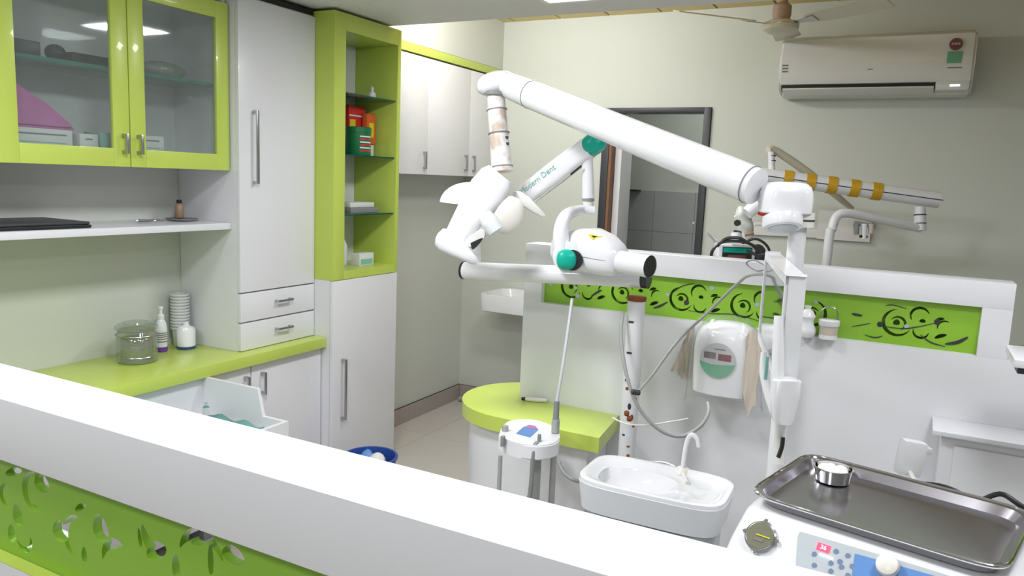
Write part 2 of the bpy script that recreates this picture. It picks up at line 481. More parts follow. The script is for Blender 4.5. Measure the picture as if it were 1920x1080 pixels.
# glass-fronted lime wall cabinet
XG = -2.45
gc = thing('wall_cabinet', 'lime green wall cabinet with glass doors at upper left', 'cabinet', (XR, 1.77, 1.487))
def glass_cab(gc, y0, y1, doors, label=None):
    bm = NB()
    z0, z1 = 1.487, 2.165
    box(bm, XR, XG-.02, y0, y0+.016, z0, z1); box(bm, XR, XG-.02, y1-.016, y1, z0, z1)
    box(bm, XR, XG-.02, y0+.016, y1-.016, z0, z0+.016); box(bm, XR, XG-.02, y0+.016, y1-.016, z1-.016, z1)
    box(bm, XR, XR+.01, y0+.016, y1-.016, z0+.016, z1-.016)
    part('carcass', bm, 'white', gc, 'white laminate carcass')
    bm = NB(); box(bm, XR+.012, XG-.03, y0+.018, y1-.018, 1.809, 1.819, .001)
    sh = part('glass_shelf', bm, 'shelfglass', gc, 'green tinted glass shelf')
    part('edge', B(XG-.03, XG-.027, y0+.018, y1-.018, 1.808, 1.819), 'tealedge', sh)
    for (a, b, hy) in doors:
        fr = NB(); t = .062
        zb, zt = z0-.002, 2.125
        box(fr, XG-.018, XG, a+.002, a+t, zb, zt, .0015); box(fr, XG-.018, XG, b-t, b-.002, zb, zt, .0015)
        box(fr, XG-.018, XG, a+t, b-t, zb, zb+t, .0015); box(fr, XG-.018, XG, a+t, b-t, zt-t, zt, .0015)
        d = part('door', fr, 'lime', gc, 'lime green framed glass door')
        part('pane', B(XG-.012, XG-.008, a+t-.004, b-t+.004, zb+t-.004, zt-t+.004), 'pane', d, 'clear glass pane')
        handle_v(XG, hy, 1.53, 1.598, d)
glass_cab(gc, 1.337, 2.215, [(1.337, 1.776, 1.748), (1.776, 2.215, 1.805)])
gc2 = thing('wall_cabinet', 'second lime green wall cabinet cut off by the left edge of the photo', 'cabinet', (XR, .9, 1.487))
glass_cab(gc2, .455, 1.333, [(.455, .894, .866), (.894, 1.333, .922)])
# things inside the glass cabinet
XS = -2.60
def packet(name, x0, x1, y0, y1, z0, z1, m, label, cat, group=None, bev=.003):
    return single(name, B(x0, x1, y0, y1, z0, z1, bev=bev), m, label, cat, group)
packet('device_case', -2.62, -2.52, 1.39, 1.52, 1.8195, 1.868, 'black', 'black flat case on the glass shelf behind the left glass door', 'case')
single('rubber_bulb', blob(NB(), (-2.55, 1.585, 1.8465), (.03, 0, 0), (0, .032, 0), (0, 0, .027)), 'black', 'round black bulb on the glass shelf beside the flat case', 'bulb')
packet('instrument_case', -2.62, -2.53, 1.63, 1.76, 1.8195, 1.856, 'black', 'low black instrument case at the right end behind the left glass door', 'case')
bm = NB(); prism(bm, [Vector((-2.6, 1.40, 1.598)), Vector((-2.6, 1.63, 1.598)), Vector((-2.6, 1.60, 1.62)), Vector((-2.6, 1.53, 1.675)), Vector((-2.6, 1.40, 1.755))], (.09, 0, 0))
bmesh.ops.bevel(bm, geom=bm.edges[:], offset=.01, segments=2, affect='EDGES')
single('cloth_bundle', bm, 'magenta', 'folded magenta cloth lying on the white boxes in the glass cabinet', 'cloth')
for (a, b, z1, lab) in [(1.395, 1.60, 1.597, 'long white carton under the magenta cloth in the glass cabinet'), (1.625, 1.69, 1.59, 'small white carton right of the long carton in the glass cabinet'), (1.84, 1.95, 1.60, 'white carton behind the right glass door')]:
    t = thing('carton', lab, 'box', (-2.57, (a+b)/2, 1.5035), group=None)
    part('body', B(-2.62, -2.50, a, b, 1.5035, z1, bev=.002), 'paper', t)
    part('print', B(-2.4995, -2.499, a+.02, b-.02, z1-.02, z1-.015), 'darkprint', t)
    part('print', B(-2.4995, -2.499, a+.02, b-.02, z1-.045, z1-.042), 'tealdim', t)
packet('packet', -2.6, -2.51, 1.705, 1.75, 1.5035, 1.60, 'tealdim', 'pale teal packet at the centre post of the glass cabinet', 'box')
bm = NB(); blob(bm, (-2.6, 2.03, 1.853), (.045, 0, 0), (0, .10, 0), (0, 0, .033), 2.4)
single('plastic_bag', bm, 'jar', 'crumpled clear plastic bag on the glass shelf behind the right door', 'bag')

# white shelf below
sh = single('shelf', B(XR, -2.45, .46, 2.219, 1.25, 1.275, bev=.001), 'white', 'long white shelf board below the lime glass cabinet', 'shelf')
# tablet / keyboard
lp = thing('laptop', 'closed black laptop lying on the white shelf at the left edge', 'laptop', (-2.6, 1.45, 1.275))
part('base', B(-2.74, -2.475, 1.24, 1.64, 1.2755, 1.2875, bev=.005), 'black', lp)
part('lid', B(-2.742, -2.478, 1.235, 1.636, 1.288, 1.297, bev=.004), 'charcoal', lp)
t = thing('scissors', 'small steel scissors on the white shelf left of the brown bottle', 'scissors', (-2.67, 1.99, 1.2755))
for s in (-1, 1):
    part('blade', tube(NB(), [(-2.66, 2.03, 1.279+.002*s), (-2.665+.012*s, 1.95, 1.279+.002*s)], [.002, .005], 8), 'chrome', t)
    part('finger_ring', tube(NB(), [(-2.66-.012*s+.009*math.cos(a), 2.045+.009*math.sin(a), 1.279) for a in [k*PI/5 for k in range(11)]], .002, 6), 'chrome', t)
bm = lathe(NB(), (-2.64, 2.135, 1.2755), [(.03, 0), (.058, .004), (.062, .010), (.058, .010), (.03, .004)])
single('dish', bm, 'rubber', 'flat grey dish under the small brown bottle on the shelf', 'dish')
t = thing('bottle', 'small brown bottle with dark cap on the white shelf', 'bottle', (-2.66, 2.14, 1.2865))
part('body', lathe(NB(), (-2.66, 2.14, 1.2865), [(.016, 0), (.018, .004), (.018, .045), (.010, .058)]), 'brownb', t)
part('cap', lathe(NB(), (-2.66, 2.14, 1.345), [(.010, 0), (.011, .002), (.010, .014)]), 'black', t, 'dark cap')

# tall white cabinet with two drawers
XT = -2.407
tc = thing('tall_cabinet', 'tall white cabinet with long handle and two drawers, left of lime column', 'cabinet', (-2.58, 2.44, .7455))
bm = NB(); box(bm, XR+.002, XT-.018, 2.22, 2.657, .7455, 2.168)
part('carcass', bm, 'white', tc)
d = part('door', B(XT-.0175, XT, 2.222, 2.656, .992, 2.160, bev=.0015), 'white', tc); handle_v(XT, 2.297, 1.435, 1.729, d, w=.013)
for (a, b) in [(.868, .986), (.7475, .862)]:
    d = part('drawer', B(XT-.0175, XT, 2.222, 2.656, a, b, bev=.0015), 'white', tc); handle_h(XT, 2.41, 2.50, (a+b)/2+.01, d)
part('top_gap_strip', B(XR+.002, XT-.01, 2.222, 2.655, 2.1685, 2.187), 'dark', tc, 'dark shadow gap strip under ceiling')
# counter
ctp = single('counter_top', B(XR, -2.335, .46, 2.6565, .70, .745, bev=.0015), 'lime', 'lime green counter top along the left wall', 'counter')
# base cabinets
def base_cab(y0, y1, lab, hy, hz0, hz1):
    t = thing('base_cabinet', lab, 'cabinet', (-2.56, (y0+y1)/2, 0))
    part('carcass', B(XR, -2.383, y0+.001, y1-.001, .08, .6995), 'white', t)
    part('plinth', B(XR, -2.42, y0+.001, y1-.001, 0, .08), 'greytile', t)
    d = part('door', B(-2.382, -2.364, y0+.002, y1-.002, .085, .692, bev=.0015), 'white', t)
    if hz0: handle_v(-2.364, hy, hz0, hz1, d)
base_cab(2.235, 2.655, 'white base cabinet below the tall cabinet, next to lime column', 2.29, .56, .655)
base_cab(2.03, 2.233, 'narrow white base cabinet between open drawer and tall cabinet', 2.20, .57, .655)
# open drawer unit
t = thing('drawer_cabinet', 'white base cabinet with its drawer pulled open below counter', 'cabinet', (-2.5, 1.7, 0))
part('carcass', (lambda bm: (box(bm, XR, -2.383, 1.25, 2.028, .08, .56), box(bm, XR, -2.383, 1.25, 1.266, .56, .699), box(bm, XR, -2.383, 2.012, 2.028, .56, .699), bm)[-1])(NB()), 'white', t)
part('front_panel', B(-2.382, -2.364, 1.252, 2.026, .085, .50, bev=.0015), 'white', t)
dw = part('drawer', (lambda bm: (
    prism(bm, [Vector((-2.36, 1.985, .545)), Vector((-2.36, 1.985, .700)), Vector((-2.07, 1.985, .700)), Vector((-2.045, 1.985, .60)), Vector((-1.93, 1.985, .60)), Vector((-1.93, 1.985, .545))], (0, .014, 0)),
    box(bm, -2.374, -2.36, 1.30, 1.999, .545, .700), box(bm, -2.36, -1.945, 1.30, 1.985, .545, .557),
    box(bm, -1.945, -1.93, 1.30, 1.985, .545, .60), box(bm, -2.36, -1.93, 1.286, 1.30, .545, .60), bm)[-1])(NB()), 'white', t)
for (a, b, c, d_, lab) in [(-2.30, -2.0, 1.60, 1.95, 'teal green cloth lying in the open drawer')]:
    bm = NB(); n = 14
    g = [[bm.verts.new((a+(b-a)*i/n, c+(d_-c)*j/n, .575+.008*math.sin(i*1.1+j*.7)+.005*math.sin(j*1.9))) for j in range(n+1)] for i in range(n+1)]
    for i in range(n):
        for j in range(n): bm.faces.new((g[i][j], g[i+1][j], g[i+1][j+1], g[i][j+1]))
    ex = bmesh.ops.extrude_face_region(bm, geom=bm.faces[:])
    for v in [q for q in ex['geom'] if isinstance(q, bmesh.types.BMVert)]: v.co.z = .5575
    single('cloth', bm, 'tealcloth', lab, 'cloth')
single('medicine_bottle', lathe(NB(), (-2.24, 1.90, .592), [(.012, 0), (.013, .002), (.013, .03), (.006, .036), (.006, .045)]), 'glass', 'tiny clear bottle standing on the teal cloth in the drawer', 'bottle')

# items on the counter
t = thing('storage_jar', 'squat tinted plastic jar with wide ribbed lid on the counter', 'jar', (-2.60, 1.89, .7455))
jc = (-2.595, 1.883, .7455)
part('body', lathe(NB(), jc, [(.063, 0), (.071, .006), (.073, .02), (.071, .024), (.073, .028), (.072, .095), (.069, .099), (.072, .104), (.065, .125)]), 'jar', t)
part('contents', lathe(NB(), (jc[0], jc[1], .749), [(.055, 0), (.058, .005), (.055, .09)]), 'rubber', t, 'grey contents')
part('lid', lathe(NB(), (jc[0], jc[1], .8705), [(.071, 0), (.076, .004), (.076, .014), (.066, .022), (.048, .026), (.046, .030), (.02, .031)]), 'jar', t, 'wide rounded lid')
for z in (.772, .853): part('rib', tube(NB(), [(jc[0]+.0735*math.cos(k*PI/12), jc[1]+.0735*math.sin(k*PI/12), z) for k in range(25)], .0018, 6, smooth=False), 'chrome', t, 'shiny rib')
t = thing('spray_bottle', 'slim clear bottle with white nozzle and purple base on the counter', 'bottle', (-2.665, 2.045, .7455))
bc = (-2.665, 2.045)
part('base', lathe(NB(), (*bc, .7455), [(.022, 0), (.023, .003), (.023, .020)]), 'purple', t, 'purple base')
part('body', lathe(NB(), (*bc, .7657), [(.0225, 0), (.0225, .075), (.020, .095), (.012, .112)]), 'frost', t, 'pale translucent body')
part('label', lathe(NB(), (*bc, .783), [(.0229, 0), (.0229, .045)], cap0=False, cap1=False), 'paper', t)
for z in (.786, .797, .806, .814, .822): part('print', lathe(NB(), (*bc, z), [(.0232, 0), (.0232, .004)], cap0=False, cap1=False), 'darkprint' if z != .786 else 'purple', t)
part('nozzle', lathe(NB(), (*bc, .878), [(.012, 0), (.013, .003), (.013, .018), (.006, .022), (.006, .04), (.010, .043), (.010, .052)]), 'plastic', t, 'white nozzle')
t = thing('bottle', 'round-shouldered white bottle with blue base on the counter', 'bottle', (-2.635, 2.14, .7455))
bc = (-2.635, 2.14)
part('base', lathe(NB(), (*bc, .7455), [(.036, 0), (.038, .003), (.038, .012)]), 'blue', t, 'dark blue base')
part('body', lathe(NB(), (*bc, .7577), [(.037, 0), (.037, .065), (.030, .078), (.012, .085), (.010, .10)]), 'plastic', t)
# stack of paper cups behind
for k in range(13):
    z = .7456+k*.0001
cz = .7456
cupc = (-2.70, 2.165)
bm = lathe(NB(), (*cupc, cz), [(.026, 0), (.032, .070), (.0375, .072), (.0385, .076), (.0375, .079), (.0315, .079), (.0255, .004), (.01, .0035)])
c0 = single('paper_cup', bm, 'paper', 'white paper cup, lowest of the upturned stack behind the white bottle', 'cup', 'stacked paper cups on the counter')
for k in range(1, 12):
    c = c0.copy(); C.objects.link(c); c.location = c0.location + Vector((.0008*math.sin(k*2.1), .0008*math.cos(k*1.3), .0128*k))
    c['label'] = 'white paper cup in the tall stack behind the blue-based bottle' if k < 11 else 'topmost white paper cup of the tall stack on the counter'
c0['label'] = 'lowest white paper cup of the tall stack, resting on the counter'

# ------------------------------------------------------------------ lime display column and white cupboard under it
XC = -2.30
Y0, Y1 = 2.658, 3.142
col = thing('display_column', 'lime green open display column with glass shelves', 'shelf', (-2.5, 2.9, 1.0085))
bm = NB()
box(bm, XW, XC, Y0, Y0+.076, 1.0085, 2.186, .001); box(bm, XW, XC, Y1-.027, Y1, 1.0085, 2.186, .001)
box(bm, XW, XC, Y0+.076, Y1-.027, 1.0085, 1.047); box(bm, XW, XC, Y0+.076, Y1-.027, 2.112, 2.186)
part('frame', bm, 'lime', col, 'lime green frame')
part('back_panel', B(-2.573, -2.559, Y0+.077, Y1-.028, 1.048, 2.111), 'white', col, 'white back panel')
for z in (1.851, 1.578, 1.306):
    s = part('glass_shelf', B(-2.5585, XC-.012, Y0+.0765, Y1-.0275, z-.006, z, bev=.0005), 'shelfglass', col, 'glass shelf with dark green edge')
    part('edge', B(XC-.012, XC-.0095, Y0+.0765, Y1-.0275, z-.006, z), 'glassedge', s)
cb = thing('cupboard', 'white cupboard with long steel handle under the lime column', 'cupboard', (-2.5, 2.9, 0))
part('carcass', (lambda bm: (box(bm, XW, XC-.019, Y0, Y1, .0, 1.0080), bm)[-1])(NB()), 'white', cb)
d = part('door', B(XC-.018, XC, Y0+.002, Y1-.001, .06, 1.006, bev=.0015), 'white', cb); handle_v(XC, 2.725, .345, .637, d, w=.014)

def in_col(px0, px1, z0, h, dep, x, ):
    pass
# items in the column
t = thing('packet', 'red and yellow carton standing on the second glass shelf of the column', 'box', (-2.48, 2.98, 1.5785))
part('body', B(-2.50, -2.45, 2.935, 3.06, 1.5785, 1.815, bev=.002), 'red', t)
part('print', B(-2.4495, -2.449, 2.94, 3.055, 1.765, 1.772), 'paper', t)
part('print', B(-2.4495, -2.449, 2.945, 2.985, 1.67, 1.75), 'yellowp', t)
t = thing('packet', 'orange-red carton beside the red one on the second column shelf', 'box', (-2.42, 3.07, 1.5785))
part('body', B(-2.455, -2.415, 3.035, 3.100, 1.640, 1.800, bev=.010), 'orange', t) if False else None
part('body', B(-2.445, -2.41, 3.025, 3.095, 1.635, 1.785, bev=.010), 'orange', t)
part('base_block', B(-2.44, -2.415, 3.03, 3.085, 1.5785, 1.6345, bev=.002), 'frost', t)
part('print', B(-2.4095, -2.409, 3.04, 3.075, 1.67, 1.74), 'yellowp', t)
t = thing('packet', 'dark green tin with red stripes on the second glass shelf', 'tin', (-2.385, 2.91, 1.5785))
gc_ = (-2.375, 2.915)
part('body', lathe(NB(), (*gc_, 1.5785), [(.058, 0), (.060, .004), (.060, .105), (.062, .106), (.062, .128), (.058, .131)]), 'dkgreen', t)
for k in range(6):
    bm = NB(); a_, b_ = -.75, .35
    pts = [Vector((gc_[0]+.0612*math.cos(a_+(b_-a_)*i/8), gc_[1]+.0612*math.sin(a_+(b_-a_)*i/8), 1.597+k*.013)) for i in range(9)]
    inn = [Vector((gc_[0]+.059*math.cos(a_+(b_-a_)*i/8), gc_[1]+.059*math.sin(a_+(b_-a_)*i/8), 1.597+k*.013)) for i in range(9)]
    part('stripe', prism(bm, pts+inn[::-1], (0, 0, .0062)), 'paper' if k % 2 else 'red', t)
t = thing('bottle', 'small white bottle standing on the top glass shelf of the column', 'bottle', (-2.41, 3.06, 1.8515))
part('body', lathe(NB(), (-2.41, 3.06, 1.8515), [(.018, 0), (.020, .004), (.018, .03), (.008, .04)]), 'plastic', t)
part('cap', lathe(NB(), (-2.41, 3.06, 1.8917), [(.008, 0), (.009, .012), (.004, .022)]), 'paper', t)
single('box', B(-2.50, -2.36, 2.85, 3.06, 1.3065, 1.332, bev=.002), 'rubber', 'flat grey box, lower of two on the third column shelf', 'box')
single('box', B(-2.48, -2.38, 2.87, 3.05, 1.3325, 1.355, bev=.002), 'paper', 'flat white box, upper of two on the third column shelf', 'box')
t = thing('carton', 'small white and blue carton on the floor of the lime column', 'box', (-2.4, 2.99, 1.0475))
part('body', B(-2.42, -2.37, 2.93, 3.04, 1.0475, 1.108, bev=.002), 'paper', t)
part('print', B(-2.3695, -2.369, 2.94, 3.03, 1.054, 1.080), 'tealdim', t)
t = thing('bottle', 'tall clear bottle at the left inside the column bottom', 'bottle', (-2.46, 2.88, 1.0475))
part('body', lathe(NB(), (-2.46, 2.90, 1.0475), [(.028, 0), (.03, .004), (.03, .10), (.014, .13)]), 'frost', t)
part('cap', lathe(NB(), (-2.46, 2.90, 1.178), [(.014, 0), (.015, .03)]), 'paper', t)

# ------------------------------------------------------------------ white wall cabinets on the left wall
wc = thing('wall_cabinet', 'white wall cabinet with three doors and lime top rail', 'cabinet', (-2.52, 3.75, 1.5))
part('carcass', B(XW, -2.42, 3.1435, YB-.002, 1.502, 2.11), 'white', wc)
part('top_rail', B(XW, -2.40, 3.1435, YB-.002, 2.128, 2.171, bev=.001), 'lime', wc, 'lime green top rail')
part('gap_strip', B(XW, -2.425, 3.1435, YB-.002, 2.1105, 2.1275), 'dark', wc)
for (a, b, hy) in [(3.1435, 3.53, 3.50), (3.534, 3.974, 3.93), (3.978, 4.346, 4.02)]:
    d = part('door', B(-2.419, -2.401, a, b, 1.501, 2.118, bev=.0015), 'white', wc)
    handle_v(-2.401, hy, 1.53, 1.625, d, .022)

# blue waste bin
t = thing('waste_bin', 'round blue bin holding crumpled papers at the foot of the cupboard', 'bin', (-2.03, 2.60, 0))
bc = (-2.03, 2.60)
part('tub', lathe(NB(), (*bc, 0), [(.085, 0), (.09, .005), (.115, .25), (.122, .252), (.122, .262), (.112, .262), (.105, .22), (.085, .02), (.02, .012)]), 'blue', t)
single('crumpled_paper', blob(NB(), (-2.0, 2.60, .235), (.05, 0, .01), (0, .045, 0), (0, .01, .045), 1.6, 1.7, 12, 8), 'paper', 'crumpled white paper ball in the blue bin', 'paper')
single('wrapper', blob(NB(), (-2.07, 2.62, .235), (.038, 0, .01), (0, .04, 0), (0, .01, .04), 1.5, 1.6, 10, 6), 'skyblue', 'crumpled pale blue wrapper in the blue bin', 'wrapper')

# ------------------------------------------------------------------ air conditioner
ac = thing('air_conditioner', 'white split air conditioner high on the back wall', 'air conditioner', (-.27, YB, 1.97))
ax0, ax1 = -.695, .16
prof = [(0, 1.985), (.0, 2.25), (-.14, 2.262), (-.19, 2.24), (-.205, 2.12), (-.205, 2.06), (-.19, 2.025), (-.15, 2.02), (-.12, 1.975), (-.02, 1.97)]
bm = prism(NB(), [Vector((ax0, YB+p[0]-.001, p[1])) for p in prof], (ax1-ax0, 0, 0))
bmesh.ops.bevel(bm, geom=[e for e in bm.edges if abs(e.verts[0].co.x-e.verts[1].co.x) < .01], offset=.012, segments=3, affect='EDGES')
part('housing', bm, 'acwhite', ac)
part('outlet', B(ax0+.015, ax1-.15, YB-.178, YB-.13, 1.998, 2.019), 'dark', ac, 'dark air outlet slot')
part('louvre', (lambda bm: (obox(bm, ((ax0+ax1)/2-.065, YB-.17, 1.99), ((ax1-ax0)/2-.09, 0, 0), (0, .035, -.012), (0, .001, .003), .001), bm)[-1])(NB()), 'acwhite', ac, 'long white louvre')
part('end_cap', B(ax1-.15, ax1-.01, YB-.195, YB-.12, 1.985, 2.03, bev=.012), 'acwhite', ac)
yf = YB-.2062
part('logo', B(-.285, -.262, yf-.0005, yf+.001, 2.085, 2.09), 'rubber', ac)
part('sticker', B(ax0+.012, ax0+.05, yf-.0005, yf+.001, 2.075, 2.13), 'paper', ac)
for k in range(3): part('print', B(ax0+.016, ax0+.045, yf-.001, yf, 2.083+k*.015, 2.091+k*.015), 'darkprint', ac)
bm = NB(); cyl(bm, (ax1-.085, yf+.003, 2.19), (ax1-.085, yf-.001, 2.19), .027, n=24); st = part('rating_sticker', bm, 'maroon', ac, 'round dark red energy sticker')
part('star', text_bm('***', .03, (ax1-.085, yf-.0015, 2.185), (1, 0, 0), (0, 0, 1)), 'paper', st)
part('green_sticker', B(ax1-.115, ax1-.055, yf-.0008, yf+.001, 2.105, 2.158), 'labelgreen', ac, 'pale green label')
part('print', B(ax1-.11, ax1-.05, yf-.0008, yf+.001, 2.083, 2.087), 'darkprint', ac)
part('indicator', B(ax1-.09, ax1-.05, YB-.1965, YB-.194, 2.003, 2.010), 'ledwhite', ac, 'lit white indicator')

# ------------------------------------------------------------------ ceiling fan
fx, fy = -.625, 3.68
fan = thing('ceiling_fan', 'cream ceiling fan with wide blades in front of the air conditioner', 'fan', (fx, fy, 2.19))
part('rod', lathe(NB(), (fx, fy, 2.245), [(.035, 0), (.040, .02), (.040, .06), (.022, .075), (.022, .16), (.045, .18), (.05, HC-2.246)]), 'fanpink', fan, 'pinkish brown rod and canopy')
part('motor', lathe(NB(), (fx, fy, 2.185), [(.03, 0), (.055, .004), (.075, .018), (.078, .035), (.07, .05), (.045, .06)]), 'fan', fan)
part('ring', tube(NB(), [(fx+.079*math.cos(k*PI/12), fy+.079*math.sin(k*PI/12), 2.222) for k in range(25)], .002, 6, smooth=False), 'polished', fan, 'shiny ring')
for deg in (214, 334, 94):
    a = math.radians(deg); d = Vector((math.cos(a), math.sin(a), 0)); s = Vector((-math.sin(a), math.cos(a), -.24)).normalized(); z = d.cross(s).normalized()
    o = Vector((fx, fy, 2.225))
    bl = part('blade', (lambda bm: (loft(bm, [superring(o+d*r+z*(.004+r*.05), s, z, w_, .003, 4, 16) for r, w_ in ((.13, .035), (.2, .055), (.38, .06), (.47, .062), (.485, .05))]), bm)[-1])(NB()), 'fan', fan)
    part('bracket', (lambda bm: (loft(bm, [superring(o+d*r+z*(.002+r*.05)-z*.004, s, z, w_, .002, 4, 12) for r, w_ in ((.06, .012), (.10, .014), (.17, .03))]), bm)[-1])(NB()), 'chrome', bl)

# ------------------------------------------------------------------ white partition with scroll-cut lime strip
PY, PX0, PX1, PZ = 2.45, -1.23, .255, 1.272
par = thing('partition', 'white low partition with green scroll-cut strip across the room', 'partition', (-.5, 2.5, 0))
rx0, rx1, rz0, rz1 = -1.16, .183, 1.064, 1.201
bm = NB()
box(bm, PX0, PX1, PY, PY+.10, rz1, PZ, .001); box(bm, PX0, rx0, PY, PY+.10, rz0, rz1); box(bm, rx1, PX1, PY, PY+.10, rz0, rz1)
part('top_frame', bm, 'white', par)
part('lower_panel', B(PX0, 1.2, PY, PY+.10, 0, rz0, bev=.001), 'white', par)
def scroll(cx, cz, s=1.0, flip=1):
    f = lambda L: [(cx+flip*(p[0])*s, cz+p[1]*s) for p in L]
    H = [crescent(0, 0, .038, 100, 330, .009), crescent(0, -.004, .020, -60, 150, .006), drop(-.003, .0, .009, .009),
         crescent(.055, .025, .024, 20, 215, .007), crescent(.062, -.018, .020, 170, 350, .006),
         drop(.063, .012, .008, .006), drop(.105, .022, .012, .005, 20), drop(.112, -.026, .016, .006, 25), crescent(.12, .0, .018, 60, 200, .005)]
    return [f(h) for h in H]
holes = []
for (cx, fl_) in [(-1.055, 1), (-.865, 1), (-.66, 1), (-.46, 1), (-.255, -1), (-.02, 1)]:
    holes += scroll(cx, 1.130, 1.0, fl_)
sheet = part('scroll_panel', pierced(rx0, rx1, rz0, rz1, holes, PY+.030, .008), 'green', par, 'green panel with cut-out scrolls')
part('back_panel', B(rx0, rx1, PY+.062, PY+.066, rz0, rz1), 'green', par, 'green backing panel')
# dark stems and inlays of the scroll pattern
def strip(pts, w_, y=PY+.0245):
    pts = smooth_path([Vector((p[0], 0, p[1])) for p in pts], 5)
    bm = NB(); L = []
    n = len(pts)
    for i, p in enumerate(pts):
        d = (pts[min(i+1, n-1)]-pts[max(i-1, 0)]).normalized(); s = Vector((-d.z, 0, d.x)); h = w_*(.35+.65*math.sin(PI*i/(n-1)))
        L.append((p+s*h, p-s*h))
    return prism(bm, [Vector((a.x, y, a.z)) for a, b in L]+[Vector((b.x, y, b.z)) for a, b in reversed(L)], (0, .001, 0))
def Q(px, py):
    p = on(1, PY+.0245, px, py); return (p.x, p.z)
for P_, w_ in [([(1290, 582), (1330, 588), (1380, 590), (1430, 604)], .0014), ([(1225, 578), (1237, 574), (1252, 566)], .004), ([(1262, 548), (1280, 536), (1302, 532)], .0018),
              ([(1597, 612), (1612, 610), (1632, 606)], .0014), ([(1645, 610), (1690, 616), (1720, 613), (1752, 606)], .0016), ([(1772, 645), (1795, 642), (1815, 632)], .005),
              ([(1726, 628), (1745, 642), (1772, 650)], .002), ([(1597, 588), (1605, 590), (1617, 592)], .004), ([(1660, 573), (1675, 572), (1700, 579)], .0015), ([(1622, 628), (1640, 633), (1655, 630)], .0018), ([(1108, 556), (1120, 548), (1128, 544)], .004)]:
    part('inlay', strip([Q(*p) for p in P_], w_), 'charcoal', sheet, 'dark inlay line')
for (px_, py_, r_) in [(1287, 567, .0085), (1650, 608, .008), (1757, 604, .008)]:
    q = Q(px_, py_); part('inlay', cyl(NB(), (q[0], PY+.0245, q[1]), (q[0], PY+.0255, q[1]), r_, n=20), 'charcoal', sheet, 'dark inlay disc')
for (px_, py_, r_) in [(1033, 533, .007), (1067, 531, .005), (1083, 555, .009), (1080, 540, .006), (1252, 552, .006), (1335, 540, .007), (1420, 571, .007), (1530, 566, .006), (1700, 612, .007)]:
    q = Q(px_, py_); part('inlay', cyl(NB(), (q[0], PY+.0245, q[1]), (q[0], PY+.0255, q[1]), r_, n=14), 'bluegrey', sheet, 'pale silvery inlay disc')

# lime side counter wrapped round the partition end
sc_t = thing('side_counter', 'white side counter with rounded lime top at the partition end', 'counter', (-1.1, 2.4, 0))
def dshape(x0, xr, yc, r, n=20):
    out = []
    for k in range(n+1):
        a = PI/2+PI*k/n
        out.append((x0+r*math.cos(a), yc+r*math.sin(a)))
    out.append((xr, yc-r)); 
    return out
P_ = dshape(-1.18, -.812, 2.43, .243)
top = [Vector((x, y, .655)) for x, y in P_]+[Vector((-.842, 2.449, .655)), Vector((-1.231, 2.449, .655)), Vector((-1.231, 2.551, .655)), Vector((-1.18, 2.551, .655))]
# outline: left half circle, front edge, right end, then along the partition (notched round its end)
part('lime_top', prism(NB(), top, (0, 0, .05)), 'lime', sc_t, 'lime green rounded top')
b2 = dshape(-1.18, -.86, 2.43, .215)
for (z0, z1, nm) in ((0, .295, 'lower_body'), (.299, .6545, 'upper_body')):
    poly = [Vector((x, y, z0)) for x, y in b2]+[Vector((-.88, 2.449, z0)), Vector((-1.231, 2.449, z0)), Vector((-1.231, 2.551, z0)), Vector((-1.18, 2.551, z0))]
    part(nm, prism(NB(), poly, (0, 0, z1-z0)), 'white', sc_t)
# handpiece lying on it
t = thing('handpiece', 'pinkish white handpiece lying on the lime side counter', 'handpiece', (-1.2, 2.42, .7055))
h0, h1 = on(2, .714, 985, 748), on(2, .714, 1025, 751)
part('body', tube(NB(), [h0, (h0+h1)/2, h1], [.007, .009, .006], 10), 'plasticw', t)
part('tip', tube(NB(), [h0-(h1-h0)*.18, h0], [.005, .007], 10, k=2), 'black', t, 'black tip')

# items on the ledge of the partition recess
t = thing('cup', 'white cup with beige band on the partition ledge', 'cup', (-.215, 2.437, rz0))
t.location = (-.196, 2.4645, rz0)
ROOTM[t] = Matrix.Translation(t.location)
cc = (-.200, 2.4290)
t_base = None
bx = (-.200, 2.428)
part('body', lathe(NB(), (*bx, rz0+.0005), [(.024, 0), (.026, .002), (.026, .014)]), 'plastic', t)
part('band', lathe(NB(), (*bx, rz0+.0147), [(.0255, 0), (.0265, .026)]), 'beige', t, 'beige band')
part('rim', lathe(NB(), (*bx, rz0+.0410), [(.0285, 0), (.030, .004), (.030, .016), (.024, .019)]), 'plastic', t)
a0 = Vector((*bx, rz0+.060))
part('wire_handle', tube(NB(), [a0+Vector((-.024, 0, 0)), a0+Vector((-.026, 0, .02)), a0+Vector((-.01, 0, .036)), a0+Vector((.012, 0, .034)), a0+Vector((.020, 0, .018)), a0+Vector((.020, 0, 0))], .0022, 8), 'chrome', t, 'thin arched handle')
t = thing('bottle', 'white bulb-shaped bottle on the partition ledge left of the cup', 'bottle', (-.262, 2.43, rz0))
part('body', lathe(NB(), (-.262, 2.425, rz0+.0005), [(.022, 0), (.028, .012), (.028, .026), (.020, .04), (.020, .052), (.024, .062), (.016, .078), (.008, .084), (.010, .094)]), 'plastic', t)
ledge = part('ledge', B(rx0, rx1, PY-.055, PY+.03, rz0-.004, rz0, bev=.0008), 'white', par, 'thin white ledge') if False else None

